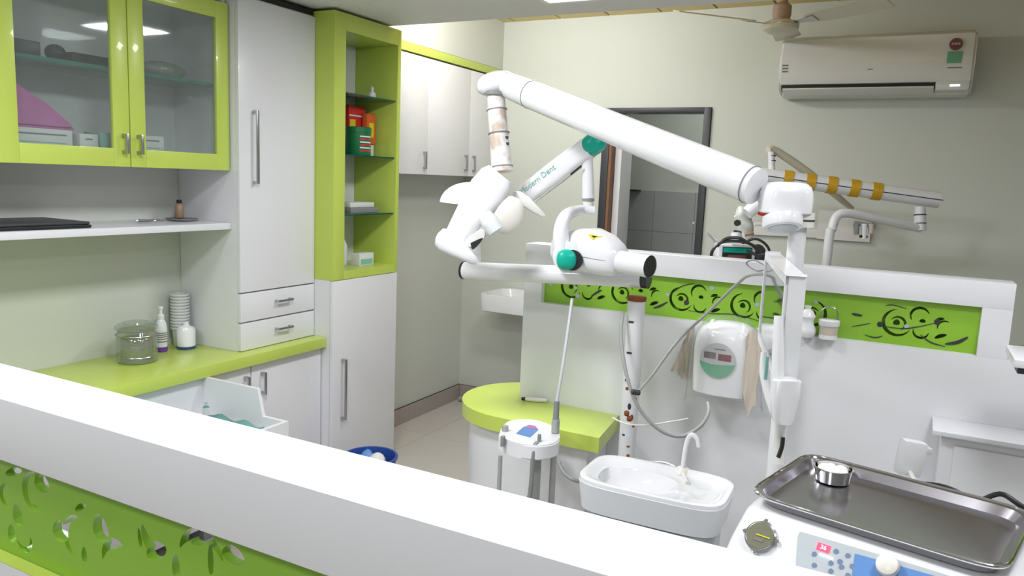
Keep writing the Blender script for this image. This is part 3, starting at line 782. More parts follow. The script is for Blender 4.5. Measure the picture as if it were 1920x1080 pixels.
# ------------------------------------------------------------------ foreground railing
RY0, RY1, RZ = .547, .648, 1.190
rl = thing('railing', 'white foreground railing with green scroll-cut panel', 'railing', (-1, .6, 0))
bm = NB(); box(bm, -2.3, .9, RY0, RY1, 1.105, RZ, .0015)
part('top_beam', bm, 'whiter', rl, 'white laminated top beam')
part('lower_wall', B(-2.3, .9, RY0, RY1, 0, .958, bev=.0015), 'white', rl)
for x in (-2.3, .83): part('end_post', B(x, x+.07, RY0, RY1, .958, 1.105), 'white', rl)
hl = []
yp = RY0+.020
def Z(px, py): 
    p = on(1, yp, px, py); return p.x, p.z
for (px_, py_, rx, ry, an) in [(33, 965, .010, .015, 10), (22, 1000, .008, .012, 0), (112, 995, .013, .014, 0), (188, 990, .013, .017, 10), (78, 905, .014, .012, 0), (150, 951, .011, .004, 30), (213, 1023, .011, .004, 25), (66, 952, .010, .004, -10), (292, 1032, .017, .010, 30), (262, 1008, .003, .011, 8), (25, 884, .018, .005, 20), (158, 1040, .005, .010, 0), (372, 1012, .012, .006, 20), (395, 1048, .004, .018, 0), (330, 1062, .006, .014, 0), (437, 1040, .015, .010, 0)]:
    x, z = Z(px_, py_); hl.append(drop(x, z, rx*1.15, ry*1.1, an))
for (px_, py_, r, a0, a1, w_) in [(70, 925, .028, 100, 262, .009), (172, 948, .036, 20, 158, .010), (150, 1012, .030, 95, 250, .008), (222, 1062, .030, 62, 178, .009), (305, 992, .036, 185, 262, .011), (378, 1062, .038, 25, 160, .011), (455, 1072, .040, 40, 165, .010), (545, 1092, .035, 60, 160, .009), (15, 930, .016, 100, 300, .006), (45, 1010, .016, 200, 380, .006), (255, 945, .022, 120, 250, .006)]:
    x, z = Z(px_, py_); hl.append(crescent(x, z, r, a0, a1, w_*1.25))
k = 0
for X in [-2.1, -1.85, -1.6, -1.35]: hl += [[(p[0], p[1]) for p in h] for h in scroll(X, 1.03, 1.25)]
for X in [-.36, -.12, .12, .36, .60]: hl += [[(p[0], p[1]) for p in h] for h in scroll(X, 1.03, 1.25)]
hl = [h for h in hl if min(p[1] for p in h) > .963 and max(p[1] for p in h) < 1.102]
part('scroll_panel', pierced(-2.23, .83, .958, 1.105, hl, yp+.0060, .012), 'green', rl, 'green panel with cut-out scrolls')
part('ledge', B(-2.23, .83, RY0+.0003, yp-.001, .9581, .9590), 'lime', rl, 'lime green ledge strip')
part('filler', B(-2.23, .83, yp+.014, yp+.016, .958, 1.0), 'green', rl) if False else None

# ------------------------------------------------------------------ dental lamp on its big arm
A = dp(1432, 356, 1.72); Bp = dp(948, 158, 2.33)
PX = A.x+.0; 
pole = dp(1492, 470, 1.74)
dl = thing('dental_lamp', 'white dental operating lamp on a long tubular arm and pole', 'lamp', (pole.x, pole.y, 0))
cr = rt.copy(); cu_ = Vector((0, 0, 1)); cf = Vector((fw.x, fw.y, 0)).normalized()
cr = cf.cross(cu_)  # horizontal image-right
part('pole', cyl(NB(), (pole.x, pole.y, 0), (pole.x, pole.y, 1.42), .0195, n=28), 'polemat', dl)
D = (A-Bp).normalized()
part('arm', tube(NB(), [Bp, Bp+D*.12, Bp+D*.45, A-D*.10, A-D*.02], [.037, .041, .042, .0445, .042], 28, k=4), 'plastic', dl, 'long white tubular arm')
for q, rr_ in ((.13, .0418), (.98, .0445)):
    c_ = Bp+(A-Bp)*q if q < .5 else A-D*.035
    part('seam', tube(NB(), [c_-D*.001, c_+D*.001], rr_+.0006, 28, smooth=False), 'rubber', dl)
hs = dp(1472, 372, 1.72)
bm = NB(); loft(bm, [superring(hs+cu_*z_+cr*.002, cr, cf, .055*k_, .046*k_, 3.4, 44) for z_, k_ in ((-.034, .90), (-.031, .98), (-.01, 1.0), (.012, .98), (.026, .90), (.034, .74), (.037, .4))]); part('joint_housing', bm, 'plastic', dl, 'rounded white joint housing')
bm = NB(); cyl(bm, (pole.x, pole.y, hs.z-.062), (pole.x, pole.y, hs.z-.03), .034, n=28); part('collar', bm, 'acwhite', dl)
bm = NB(); cyl(bm, (pole.x, pole.y, hs.z-.049), (pole.x, pole.y, hs.z-.045), .0348, n=28); part('gap_ring', bm, 'charcoal', dl)
pk = dp(1467, 414, 1.69)
pa = (cu_*.93+cf*.36).normalized()
bm = lathe(NB(), pk-pa*.018, [(.032, 0), (.041, .002), (.0435, .007), (.0425, .026), (.034, .031)], 36, axis=pa)
pp = part('puck', bm, 'plastic', dl, 'round white cap')
part('underside', lathe(NB(), pk-pa*.0195, [(.031, 0), (.032, .002)], 28, axis=pa), 'bluegrey', pp, 'grey round underside')
# head end
hd = dp(930, 156, 2.33)
bm = NB(); blob(bm, hd+cr*-.002, (cr*.058+cu_*.012), cf*.042, cu_*.036, 2.4, 2.2); part('elbow', bm, 'plastic', dl)
n0 = dp(929, 176, 2.33); n1 = dp(942, 322, 2.33)
part('ring', tube(NB(), [n0+Vector((0, 0, .006)), n0-Vector((0, 0, .004))], .038, 28, smooth=False), 'rubber', dl, 'grey ring')
part('neck', tube(NB(), [n0, n0+(n1-n0)*.18, n0+(n1-n0)*.2, n0+(n1-n0)*.55, n0+(n1-n0)*.8, n1], [.028, .028, .0295, .0295, .032, .034], 24, k=3), 'rusty', dl, 'brown-stained white neck')
for q in (.2, .5, .93):
    c_ = n0+(n1-n0)*q; part('seam', tube(NB(), [c_, c_+(n1-n0)*.012], .031+.004*q, 24, smooth=False), 'rubber', dl)
for q in (.56, .64):
    c_ = n0+(n1-n0)*q+cr*.022-cf*.022; part('mark', obox(NB(), c_, cr*.006, cf*.002, cu_*.004, .001), 'charcoal', dl)
DL = 2.33
def L(px, py, d=0.0): return dp(px, py, DL+d)
def slab(pts, th, d=0.0):
    return prism(NB(), [L(px, py, d-th/2) for px, py in pts], cf*th)
def rslab(pts, th, bev, d=0.0):
    pts = [(p.x, p.y) for p in smooth_path([Vector((a, b, 0)) for a, b in pts]+[Vector((pts[0][0], pts[0][1], 0))], 3)][:-1]
    bm = slab(pts, th, d)
    cap = [f for f in bm.faces if len(f.verts) > 4]
    es = list({e for f in cap for e in f.edges})
    bmesh.ops.bevel(bm, geom=es, offset=bev, segments=3, affect='EDGES', clamp_overlap=True)
    return bm
PXM = DL/F
def band(pts, depth, e=3.0, d=0.0):
    """lofted bar in the lamp's own plane: (px, py, half width px)"""
    P_ = [L(p[0], p[1], d) for p in pts]; rg = []
    for i, p in enumerate(P_):
        t_ = (P_[min(i+1, len(P_)-1)]-P_[max(i-1, 0)]).normalized(); s_ = t_.cross(cf).normalized()
        rg.append(superring(p, s_, cf, pts[i][2]*PXM, depth*min(1, pts[i][2]/12), e, 28))
    return loft(NB(), rg)
part('yoke', band([(938, 326, 26), (930, 336, 33), (913, 358, 35), (893, 386, 31), (874, 416, 27), (858, 440, 23), (851, 452, 17), (847, 458, 8)], .022, 3.2, -.045), 'plastic', dl, 'diagonal white yoke')
bm = blob(NB(), L(884, 386, .01), cr*.099, cf*.065, cu_*.072, 2.3, 2.1, 32, 16)
bmesh.ops.bisect_plane(bm, geom=bm.verts[:]+bm.edges[:]+bm.faces[:], plane_co=L(884, 386, .01)+cu_*.004, plane_no=(cu_*1.0+cr*.05), clear_inner=True)
bmesh.ops.holes_fill(bm, edges=[e for e in bm.edges if e.is_boundary])
part('shade', bm, 'plastic', dl, 'white domed shade')
# bowl: a half shell opening to lower right
ctr = L(934, 384, .03); axd = (cr*.62-cu_*.42-cf*.66).normalized()
bu, bv = frame_of(axd)
rings = []
for k in range(9):
    a = PI/2*k/8*.95+.08
    rings.append(circ(ctr-axd*(.080*math.cos(a)), bu, bv, .080*math.sin(a), 32))
inner = [circ(ctr-axd*(.075*math.cos(PI/2*k/8*.95+.08)), bu, bv, .076*math.sin(PI/2*k/8*.95+.08), 32) for k in range(8, -1, -1)]
bowl = part('reflector_bowl', loft(NB(), rings), 'plasticw', dl, 'round reflector bowl')
part('lining', loft(NB(), inner), 'reflector', bowl, 'brownish grey inside of the bowl')
part('cover_disc', blob(NB(), L(952, 404, -.03), cr*.050+cu_*.006, cf*.022+cr*.01, cu_*.058, 2.1, 2.0, 28, 14), 'plasticw', dl, 'beige rounded front cover')
part('bulb_cover', tube(NB(), [L(908, 402, -.10), L(918, 416, -.10), L(930, 434, -.10)], [.020, .027, .025], 20), 'frost', dl, 'pale translucent bulb cover')
part('socket', rslab([(868, 455), (900, 430), (912, 440), (886, 466)], .03, .004, -.05), 'acwhite', dl)
part('clip', rslab([(882, 456), (905, 446), (898, 458), (886, 468)], .012, .002, -.08), 'black', dl, 'black clip')
part('handle', band([(819, 442, 7), (823, 444, 17), (833, 449, 22), (853, 461, 20), (875, 477, 13), (889, 488, 9), (895, 493, 4)], .020, 2.6, -.06), 'plastic', dl, 'lower left white handle')
part('handle', band([(964, 361, 3), (970, 366, 9), (985, 378, 11), (1003, 392, 8), (1018, 403, 5), (1022, 406, 2)], .018, 3, 0), 'acwhite', dl, 'right white handle')
part('red_knob', (lambda bm: (cyl(bm, dp(1418, 396, 1.95), dp(1440, 404, 1.95), .012, n=16), bm)[-1])(NB()), 'red', dl, 'red knob') if False else None

# ------------------------------------------------------------------ x-ray unit
XY = 2.2
xr = thing('xray_unit', 'wall-style white dental x-ray unit with teal caps on a stand', 'x-ray machine', (-.723, XY, 0))
xp = (-.723, XY)
part('base', lathe(NB(), (*xp, 0), [(.08, 0), (.08, .012), (.05, .03), (.03, .05)]), 'polemat', xr)
part('pole', cyl(NB(), (*xp, .05), (*xp, 1.150), .0265, n=24), 'rusty' if False else 'polemat', xr)
part('rusty_collar', cyl(NB(), (*xp, 1.1505), (*xp, 1.163), .029, n=24), 'rust', xr, 'rusty brown collar')
aL = on(1, XY, 872, 507); aR = on(1, XY, 1205, 522)
part('horizontal_arm', tube(NB(), [aL, aR], .0292, 26, smooth=False), 'plastic', xr, 'horizontal white tube')
part('end_plug', tube(NB(), [aL-Vector((.008, 0, 0)), aL], .0300, 26, smooth=False), 'black', xr, 'black end plug')
part('end_plug', tube(NB(), [aR, aR+Vector((.020, 0, 0))], .0295, 26, smooth=False), 'charcoal', xr, 'dark end plug')
for z in (.905, .99, 1.085): part('mark', B(xp[0]-.012, xp[0]+.004, XY-.0272, XY-.0262, z, z+.006), 'charcoal', xr)
for k in range(9):
    z = .64+k*.030+random.random()*.012; an = -1.9+1.5*random.random()
    cpt = Vector((xp[0]+.0262*math.cos(an), XY+.0262*math.sin(an), z)); nr = Vector((math.cos(an), math.sin(an), 0)); tg = Vector((-nr.y, nr.x, 0))
    part('rust_spot', blob(NB(), cpt, tg*.0055, nr*.0014, Vector((0, 0, .003+.008*random.random())), n=10, m=6), 'rust' if k % 3 else 'charcoal', xr, 'rust spot')
def X(px, py, y=XY): return on(1, y, px, py)
part('upright', tube(NB(), [X(893, 492, 2.23), X(895, 440, 2.23), X(930, 395, 2.24), X(975, 372, 2.2)], .016, 14), 'polemat', xr)
u0, u1 = X(985, 368), X(1103, 277)
dd = (u1-u0).normalized(); nn = Vector((-dd.z, 0, dd.x))
arm1 = part('upper_arm', loft(NB(), [superring(u0+dd*s, nn, Vector((0, 1, 0)), a_, .030, 3.5, 32) for s, a_ in ((0, .030), (.01, .034), ((u1-u0).length*.5, .036), ((u1-u0).length, .033))]), 'plastic', xr, 'upper arm with faded teal lettering')
mid = u0+dd*.075-Vector((0, .0315, 0))+nn*.010
part('lettering', text_bm('Modern Dent', .026, mid+dd*.0, dd, nn), 'tealdim', arm1, 'faded teal lettering')
part('cap', blob(NB(), X(1113, 270), dd*.036, Vector((0, .036, 0)), nn*.033, 2.8, 2.4), 'teal', xr, 'teal joint cap')
v0, v1 = X(1101, 296), X(1103, 372)
part('slot', tube(NB(), [X(1070, 327, XY-.033), X(1090, 311, XY-.033)], .003, 8), 'black', xr, 'black slot') 
part('lower_arm', tube(NB(), [v0, v1], [.017, .0195], 20, smooth=False), 'plastic', xr)
part('ring', tube(NB(), [v1, v1-Vector((0, 0, .008))], .019, 20, smooth=False), 'rubber', xr, 'grey ring')
part('swivel', tube(NB(), [v1-Vector((0, 0, .008)), X(1103, 390)], .0165, 20, smooth=False), 'plasticw', xr)
# yoke
yq = 2.12
part('yoke', tube(NB(), [X(1114, 395, XY), X(1088, 394, XY-.03), X(1062, 404, yq-.04), X(1052, 432, yq-.06), X(1053, 470, yq-.06)], [.014, .015, .019, .023, .026], 18), 'plastic', xr, 'curved white yoke')
# tube head
hc = X(1112, 474, yq); lookx = Vector((.95, -.25, -.07)).normalized(); hy_ = Vector((0, 0, 1)).cross(lookx).normalized(); hz_ = lookx.cross(hy_)
rings = []
for s, a_, b_, up_ in ((-.132, .030, .028, -.004), (-.128, .045, .038, -.004), (-.105, .058, .050, 0), (-.06, .066, .060, .004), (0, .070, .066, .008), (.05, .066, .060, .002), (.085, .054, .048, -.006), (.105, .040, .036, -.012), (.112, .020, .020, -.012)):
    rings.append(superring(hc+lookx*s+hz_*up_, hy_, hz_, a_, b_, 2.8, 40))
hbm = loft(NB(), rings); hbm.normal_update(); HT = BVHTree.FromBMesh(hbm)
part('tube_head', hbm, 'plastic', xr, 'rounded white tube head')
def cast(px, py, off):
    d_ = ray(px, py).normalized(); h_, n_h, _, _ = HT.ray_cast(CAM, d_)
    return h_ - d_*off if h_ else dp(px, py, 2.1)
TRI = [(1102, 440), (1130, 444), (1111, 450)]
part('seam', loft(NB(), [superring(hc+lookx*s-hz_*.006, hy_, hz_, a_+.0012, .0012, 3, 40) for s, a_ in ((-.10, .058), (-.06, .0665), (0, .0712), (.05, .0662), (.085, .054))]), 'rubber', xr)
c0_ = X(1155, 489, yq-.03); c1_ = X(1219, 500, yq-.065)
part('cone', tube(NB(), [c0_, c1_], .0318, 28, smooth=False, cap=False), 'plastic', xr, 'white round collimator cone')
part('cone_lining', tube(NB(), [c0_+(c1_-c0_)*.3, c1_-(c1_-c0_)*.004], .0300, 28, smooth=False), 'black', xr, 'black cone mouth')
kc = X(1062, 487, yq-.085)
part('pivot_disc', cyl(NB(), X(1068, 482, yq-.03), X(1066, 482, yq-.075), .046, n=32), 'plastic', xr)
part('black_disc', cyl(NB(), X(1074, 488, yq-.075), X(1073, 488, yq-.082), .030, n=28), 'black', xr, 'black disc')
part('knob', blob(NB(), kc, cr*.029, cf*.022, cu_*.030, 3.0, 2.4), 'teal', xr, 'teal pivot knob')
tri = [cast(*q_, .0012) for q_ in TRI]; cen = sum(tri, Vector())/3
nrm = (tri[1]-tri[0]).cross(tri[2]-tri[0]).normalized()
if nrm.dot(CAM-cen) < 0: nrm = -nrm
wlb = part('warning_label', prism(NB(), [p+nrm*.0015 for p in tri], nrm*.0008), 'yellowp', xr, 'yellow triangular warning label')
part('print', prism(NB(), [cen+(p-cen)*.45+nrm*.0024 for p in tri], nrm*.0004), 'black', wlb)

# ------------------------------------------------------------------ monitor on the lamp pole
m1 = dp(1438, 480, 1.88); m2 = dp(1478, 530, 1.40)
zt = 1.345
m1.z = zt; m2.z = zt
md = (m2-m1); mdh = md.normalized(); mn = Vector((-mdh.y, mdh.x, 0)) 
if mn.dot(CAM-m1) < 0: mn = -mn
mo = thing('monitor', 'flat monitor on the lamp pole, seen nearly edge-on', 'monitor', ((m1.x+m2.x)/2, (m1.y+m2.y)/2, zt-.25))
hm = .215
mid = (m1+m2)/2 - Vector((0, 0, hm/2))
part('housing', obox(NB(), mid-mn*.0135, md/2, mn*.0135, Vector((0, 0, hm/2)), .004), 'plastic', mo, 'white monitor housing')
bm = NB()
obox(bm, mid+mn*.002+Vector((0, 0, hm/2-.008)), md/2, mn*.002, Vector((0, 0, .008)), .001)
obox(bm, mid+mn*.002-Vector((0, 0, hm/2-.008)), md/2, mn*.002, Vector((0, 0, .008)), .001)
obox(bm, mid+mn*.002+md*.485, mdh*md.length*.015, mn*.002, Vector((0, 0, hm/2)), .001)
obox(bm, mid+mn*.002-md*.485, mdh*md.length*.015, mn*.002, Vector((0, 0, hm/2)), .001)
part('bezel', bm, 'plastic', mo, 'white bezel')
part('screen', obox(NB(), mid+mn*.001, md*.47, mn*.001, Vector((0, 0, hm/2-.016))), 'screen', mo, 'dark glossy screen')
part('mount', obox(NB(), mid-mn*.034, mdh*.03, mn*.018, Vector((0, 0, .03)), .003), 'acwhite', mo)
# curing light in its holder
t = thing('curing_light', 'white pen-shaped curing light in a holder below the monitor', 'curing light', dp(1455, 790, 1.45))
part('wand', tube(NB(), [dp(1460, 592, 1.40), dp(1459, 640, 1.40), dp(1458, 720, 1.40), dp(1463, 760, 1.40)], [.008, .010, .012, .012], 16), 'plastic', t)
part('holder', loft(NB(), [superring(dp(1472, 740, 1.40)+Vector((0, 0, z)), cr, cf, a_, .018, 3.2, 28) for z, a_ in ((-.052, .014), (-.045, .020), (0, .026), (.028, .026), (.030, .022))]), 'plastic', t)
part('stem', tube(NB(), [dp(1466, 775, 1.42), dp(1462, 820, 1.45), dp(1460, 870, 1.45)], [.012, .010, .010], 14), 'acwhite', t)
part('cable', tube(NB(), [dp(1468, 820, 1.43), dp(1466, 838, 1.43), dp(1459, 858, 1.43)], .004, 8), 'black', t, 'black cable')
t2 = part('side_shell', tube(NB(), [dp(1432, 660, 1.44), dp(1434, 700, 1.44), dp(1445, 745, 1.43), dp(1455, 775, 1.42)], [.005, .010, .011, .010], 14), 'plastic', t)
part('label', obox(NB(), dp(1437, 690, 1.42), cr*.003, cf*.002, cu_*.022, .001), 'tealdim', t2, 'teal lettering strip')

# ------------------------------------------------------------------ spittoon unit
sp_ = thing('spittoon', 'white ceramic spittoon basin with water spout beside the tray', 'basin', (-.49, 1.73, .0))
c_ = Vector((-.492, 1.733, .80)); ux = Vector((.9986, .02, 0)).normalized(); uy = Vector((-.02, 1, 0)).normalized(); uz = Vector((0, 0, 1))
def SR(z, a_, b_, e, off=(0, 0)): return superring(c_+uz*z+ux*off[0]+uy*off[1], ux, uy, a_, b_, e, 56)
rings = [SR(-.080, .160, .095, 5), SR(-.076, .165, .100, 5), SR(-.01, .176, .108, 4.6), SR(-.002, .175, .107, 4.6), SR(.0, .171, .103, 4.4),
         SR(-.001, .163, .095, 4.0), SR(-.010, .154, .087, 3.6), SR(-.014, .140, .080, 2.8), SR(-.016, .10, .072, 2.2, (-.045, .0)), SR(-.040, .080, .060, 2.0, (-.055, 0)), SR(-.055, .045, .035, 2.0, (-.055, 0)), SR(-.058, .015, .012, 2.0, (-.055, 0))]
part('bowl', loft(NB(), rings), 'ceramic', sp_)
part('side_shade', loft(NB(), [SR(-.079, .1665, .1015, 5), SR(-.074, .1675, .1022, 5), SR(-.012, .1772, .1092, 4.6), SR(-.010, .1755, .1075, 4.6)], False, False), 'shadewhite', sp_, 'bluish white shade tint on the side of the basin')  # thin shell whose bluish tint paints the shade below the top-lit rim
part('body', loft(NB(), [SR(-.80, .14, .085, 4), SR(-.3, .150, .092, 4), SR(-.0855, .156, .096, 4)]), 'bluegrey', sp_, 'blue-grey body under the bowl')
f0 = on(2, .79, 1280, 884)
part('spout_base', lathe(NB(), (f0.x, f0.y, .7855), [(.022, 0), (.024, .003), (.018, .012), (.012, .016)], 24), 'plasticw', sp_)
part('spout', tube(NB(), [(f0.x, f0.y, .80), (f0.x+.004, f0.y, .86), (f0.x+.014, f0.y, .888), (f0.x+.030, f0.y, .882), (f0.x+.036, f0.y, .862)], .0062, 12), 'plastic', sp_, 'white bent water spout')
part('flush_tube', tube(NB(), [(f0.x-.01, f0.y-.005, .796), (f0.x-.05, f0.y+.012, .797), (f0.x-.085, f0.y+.012, .792)], .0035, 8), 'chrome', sp_, 'thin steel flush tube')
part('lever', tube(NB(), [(f0.x+.005, f0.y-.015, .79), (f0.x+.03, f0.y-.065, .789)], .005, 8), 'plasticw', sp_)

# ------------------------------------------------------------------ assistant unit
AZ = .74
as_ = thing('assistant_console', 'small white instrument console with blue sticker before the lime side counter', 'console', (-.98, 2.04, 0))
P = [on(2, AZ, *q) for q in ((935, 817), (950, 790), (998, 786), (1040, 800), (1048, 826), (1012, 836), (968, 830))]
q = smooth_path(P+[P[0]], 4)[:-1]
bm = prism(NB(), [Vector((v.x, v.y, AZ-.045)) for v in q], (0, 0, .045))
bmesh.ops.bevel(bm, geom=[e for f in bm.faces if len(f.verts) > 4 for e in f.edges], offset=.004, segments=2, affect='EDGES')
part('head', bm, 'plastic', as_, 'white curved console head')
sx = [on(2, AZ+.0005, *q_) for q_ in ((968, 813), (994, 820), (1009, 806), (1004, 799), (992, 797), (980, 802))]
stk = part('sticker', prism(NB(), [p+Vector((0, 0, 0)) for p in sx], (0, 0, .0012)), 'skyblue', as_, 'blue sticker')
part('print', prism(NB(), [on(2, AZ+.0018, *q_) for q_ in ((985, 802), (1008, 805), (1004, 800), (993, 798))], (0, 0, .0008)), 'pink', stk, 'pink print')
g0 = on(2, AZ-.045, 998, 850)
part('stem', tube(NB(), [(g0.x, g0.y+.03, AZ-.046), (g0.x, g0.y+.03, .0)], .016, 14, smooth=False), 'hose', as_, 'grey stem')
hl_ = part('holder', cyl(NB(), on(2, AZ, 947, 808)+Vector((0, 0, -.01)), on(2, AZ, 947, 808)+Vector((0, 0, .016)), .010, n=16), 'hose', as_)
def item(name, lab, px, py, r0, h, drop_px, m='rubber'):
    p = on(2, AZ, px, py)
    t = thing(name, lab, 'instrument', p+Vector((0, 0, -.05)))
    part('grip', tube(NB(), [p+Vector((0, 0, -.02)), p+Vector((0, 0, .01)), p+Vector((0, 0, h))], [r0, r0, r0*.8], 14, k=2), m, t)
    return t, p
t, p = item('suction_tip', 'grey suction handpiece with long pale tube on the console', 1041, 812, .0105, .10, 0)
tt = on(1, 2.17, 1073, 560)
part('collar', tube(NB(), [p+Vector((0, 0, .003)), p+Vector((0, 0, .045))], .0125, 14, smooth=False), 'hose', t)
part('tube', tube(NB(), [p+Vector((0, 0, .10)), p+Vector((.002, .03, .22)), tt], .0052, 10), 'clearhose', t, 'long pale tube')
part('hose', tube(NB(), [p+Vector((.004, -.012, -.05)), p+Vector((.004, -.012, -.35)), p+Vector((.0, -.0, -.70))], .0095, 10), 'hose', t)
t, p = item('air_syringe', 'slim dark instrument hooked at the front of the console', 1011, 828, .006, .022, 0)
p = p-Vector((0, .035, 0))
part('hose', tube(NB(), [p+Vector((0, .02, .0)), p+Vector((0, .0, -.02)), p+Vector((-.005, 0, -.15)), p+Vector((-.03, 0, -.3)), p+Vector((-.05, .0, -.6))], .0072, 10), 'rubber', t)
t, p = item('saliva_ejector', 'grey instrument hose hanging at the left end of the console', 943, 824, .007, .01, 0)
part('hose', tube(NB(), [p+Vector((0, -.012, -.045)), p+Vector((0, -.012, -.3)), p+Vector((.0, 0, -.65))], .0065, 10), 'hose', t)
single('hose', tube(NB(), [dp(1047, 865, 1.95), dp(1056, 885, 1.93), dp(1072, 898, 1.90), dp(1092, 905, 1.90)], .005, 10), 'rubber', 'dark hose looping from the console to the spittoon', 'hose')

# ------------------------------------------------------------------ delivery unit with steel tray
TA = math.radians(-13.2)
TO = Vector((-.217, 1.388, 0))
U_ = Vector((math.cos(TA), math.sin(TA), 0)); V_ = Vector((-math.sin(TA), math.cos(TA), 0))
def T(u, v, z): return TO+U_*u+V_*v+Vector((0, 0, z))
du = thing('delivery_unit', 'white dentist delivery unit with gauge and control panel', 'dental unit', (TO.x, TO.y, 0), TA)
def TR(z, u0, u1, v0, v1, e=8):
    return superring(T((u0+u1)/2, (v0+v1)/2, z), U_, V_, (u1-u0)/2, (v1-v0)/2, e, 64)
part('body', loft(NB(), [TR(.72, -.03, .45, -.12, .30), TR(.80, -.032, .455, -.115, .305), TR(.87, -.022, .45, -.068, .302), TR(.915, -.012, .435, -.030, .302), TR(.926, -.004, .425, -.018, .298), TR(.929, .004, .415, -.008, .290)]), 'plastic', du)
part('column', cyl(NB(), T(.2, .12, 0), T(.2, .12, .7205), .05), 'polemat', du)
# front slope plane through the rings at z=.87 and .915
n_ = (T(0, -.030, .915)-T(0, -.068, .87)).normalized().cross(U_).normalized()
if n_.dot(CAM-T(0, 0, .9)) < 0: n_ = -n_
o_ = T(0, -.049, .8925)
def FP(px, py, off=0.0):
    r = ray(px, py); t_ = (o_+n_*off-CAM).dot(n_)/r.dot(n_); return CAM+r*t_
fu = U_; fv = n_.cross(U_); 
if fv.z < 0: fv = -fv
g = FP(1427, 1007)
ga = part('pressure_gauge', lathe(NB(), g-n_*.004, [(.0275, 0), (.0275, .009), (.0245, .012), (.0235, .0115)], 32, axis=n_), 'chrome', du, 'round chrome pressure gauge')
part('dial', cyl(NB(), g+n_*.0076, g+n_*.0082, .0232, n=28), 'olive', ga, 'olive dial face')
part('needle', obox(NB(), g+n_*.0094+fu*.006, fu*.012, fv*.001, n_*.0004), 'yellowp', ga)
part('dial_print', obox(NB(), g+n_*.0090-fv*.008, fu*.008, fv*.0025, n_*.0002), 'darkprint', ga)
for a in range(4):
    dv = fu*math.cos(a*PI/2)+fv*math.sin(a*PI/2)
    part('lug', obox(NB(), g+n_*.003+dv*.0285, fu*.004, fv*.004, n_*.003, .001), 'polished', ga)
cpn = [FP(*q_, .001) for q_ in ((1497, 1003), (1500, 998), (1508, 999), (1690, 1052), (1800, 1086), (1800, 1140), (1492, 1078), (1493, 1060))]
cp = part('control_panel', prism(NB(), cpn, n_*.0012), 'panelgrey', du, 'grey control panel')
part('blue_field', prism(NB(), [FP(*q_, .0026) for q_ in ((1603, 1038), (1690, 1062), (1760, 1082), (1760, 1125), (1597, 1078))], n_*.0005), 'skyblue', cp, 'blue field')
ds = FP(1544, 1027, .003)
dsp = part('display', obox(NB(), ds, fu*.0105, fv*.0062, n_*.0006), 'ledred', cp, 'lit red digital display')
part('digits', text_bm('36', .0105, ds+n_*.001, fu, fv, .0002), 'ledtext', dsp)
for q_ in ((1542, 1041), (1556, 1046)):
    part('indicator', obox(NB(), FP(*q_, .003), fu*.0048, fv*.0016, n_*.0006), 'ledwhite', cp, 'lit white indicator')
for q_ in ((1527, 1039), (1568, 1034), (1590, 1042), (1575, 1053), (1598, 1062), (1558, 1056), (1527, 1060), (1558, 1071), (1578, 1063), (1590, 1079)):
    part('button', cyl(NB(), FP(*q_, .0026), FP(*q_, .0038), .0042, n=14), 'button', cp)
kb = FP(1665, 1063, .004)
part('knob', lathe(NB(), kb, [(.017, 0), (.018, .004), (.016, .014), (.010, .017)], 24, axis=n_), 'plasticw', cp, 'beige round knob')
# tray
tr = thing('instrument_tray', 'rectangular stainless steel instrument tray on the delivery unit', 'tray', T(.197, .145, .9305), TA)
tz = .95
rings = [TR(.9305, .022, .371, .022, .268, 9), TR(.9325, .010, .383, .010, .280, 9), TR(tz-.001, .002, .391, .002, .288, 9), TR(tz+.001, -.006, .399, -.006, .296, 9), TR(tz+.0025, -.004, .397, -.004, .294, 9), TR(tz+.001, .006, .387, .006, .284, 9), TR(.9345, .014, .379, .014, .276, 9), TR(.9325, .024, .369, .024, .266, 9)]
part('tray_body', loft(NB(), rings), 'tray', tr)
rim = TR(tz+.0015, -.005, .398, -.005, .295, 9)
part('rolled_rim', tube(NB(), rim+[rim[0]], .0032, 8, smooth=False), 'polished', tr, 'polished rolled rim')
bw = T(.072, .222, .9335)
t = thing('cotton_bowl', 'small round steel bowl of cotton balls on the tray', 'bowl', bw)
part('bowl', lathe(NB(), bw, [(.027, 0), (.032, .002), (.035, .026), (.0375, .027), (.0375, .0285), (.034, .0282), (.032, .006), (.01, .003)], 32), 'polished', t)
for k, (a, b, r) in enumerate([(-.015, .003, .015), (.013, .010, .014), (.001, -.014, .015), (.018, -.008, .011), (-.006, .019, .011)]):
    single('cotton_ball', blob(NB(), bw+Vector((a, b, .020)), (r, 0, 0), (0, r, 0), (0, 0, r*.75), n=14, m=8), 'cotton', 'fluffy white cotton ball piled in the small steel bowl', 'cotton ball', 'cotton balls in the steel bowl')
# holder rail with white box behind the tray
hb = T(.19, .335, .90)
t = thing('soap_box', 'white rounded plastic holder behind the steel tray', 'holder', (hb.x, hb.y, .9))
w0 = dp(1707, 858, 1.68)
part('shell', obox(NB(), w0, cr*.027-cu_*.004, cf*.015, cu_*.040+cr*.005, .010), 'plastic', t)
part('lip', obox(NB(), w0+cr*.032+cu_*.018, cr*.010-cu_*.001, cf*.010, cu_*.008, .003), 'acwhite', t)
part('bracket', tube(NB(), [w0-cu_*.03, T(.23, .301, .90)], .006, 8), 'acwhite', t)
t = thing('black_cords', 'dark instrument cords lying behind the far rim of the tray', 'cord', T(.25, .33, .9))
part('cord', tube(NB(), [T(.17, .305, .925), T(.22, .318, .945), T(.27, .312, .948), T(.31, .306, .93)], .0035, 8), 'charcoal', t)
part('cord', tube(NB(), [T(.31, .306, .94), T(.34, .315, .962), T(.37, .306, .955), T(.40, .306, .94)], .005, 8), 'black', t)

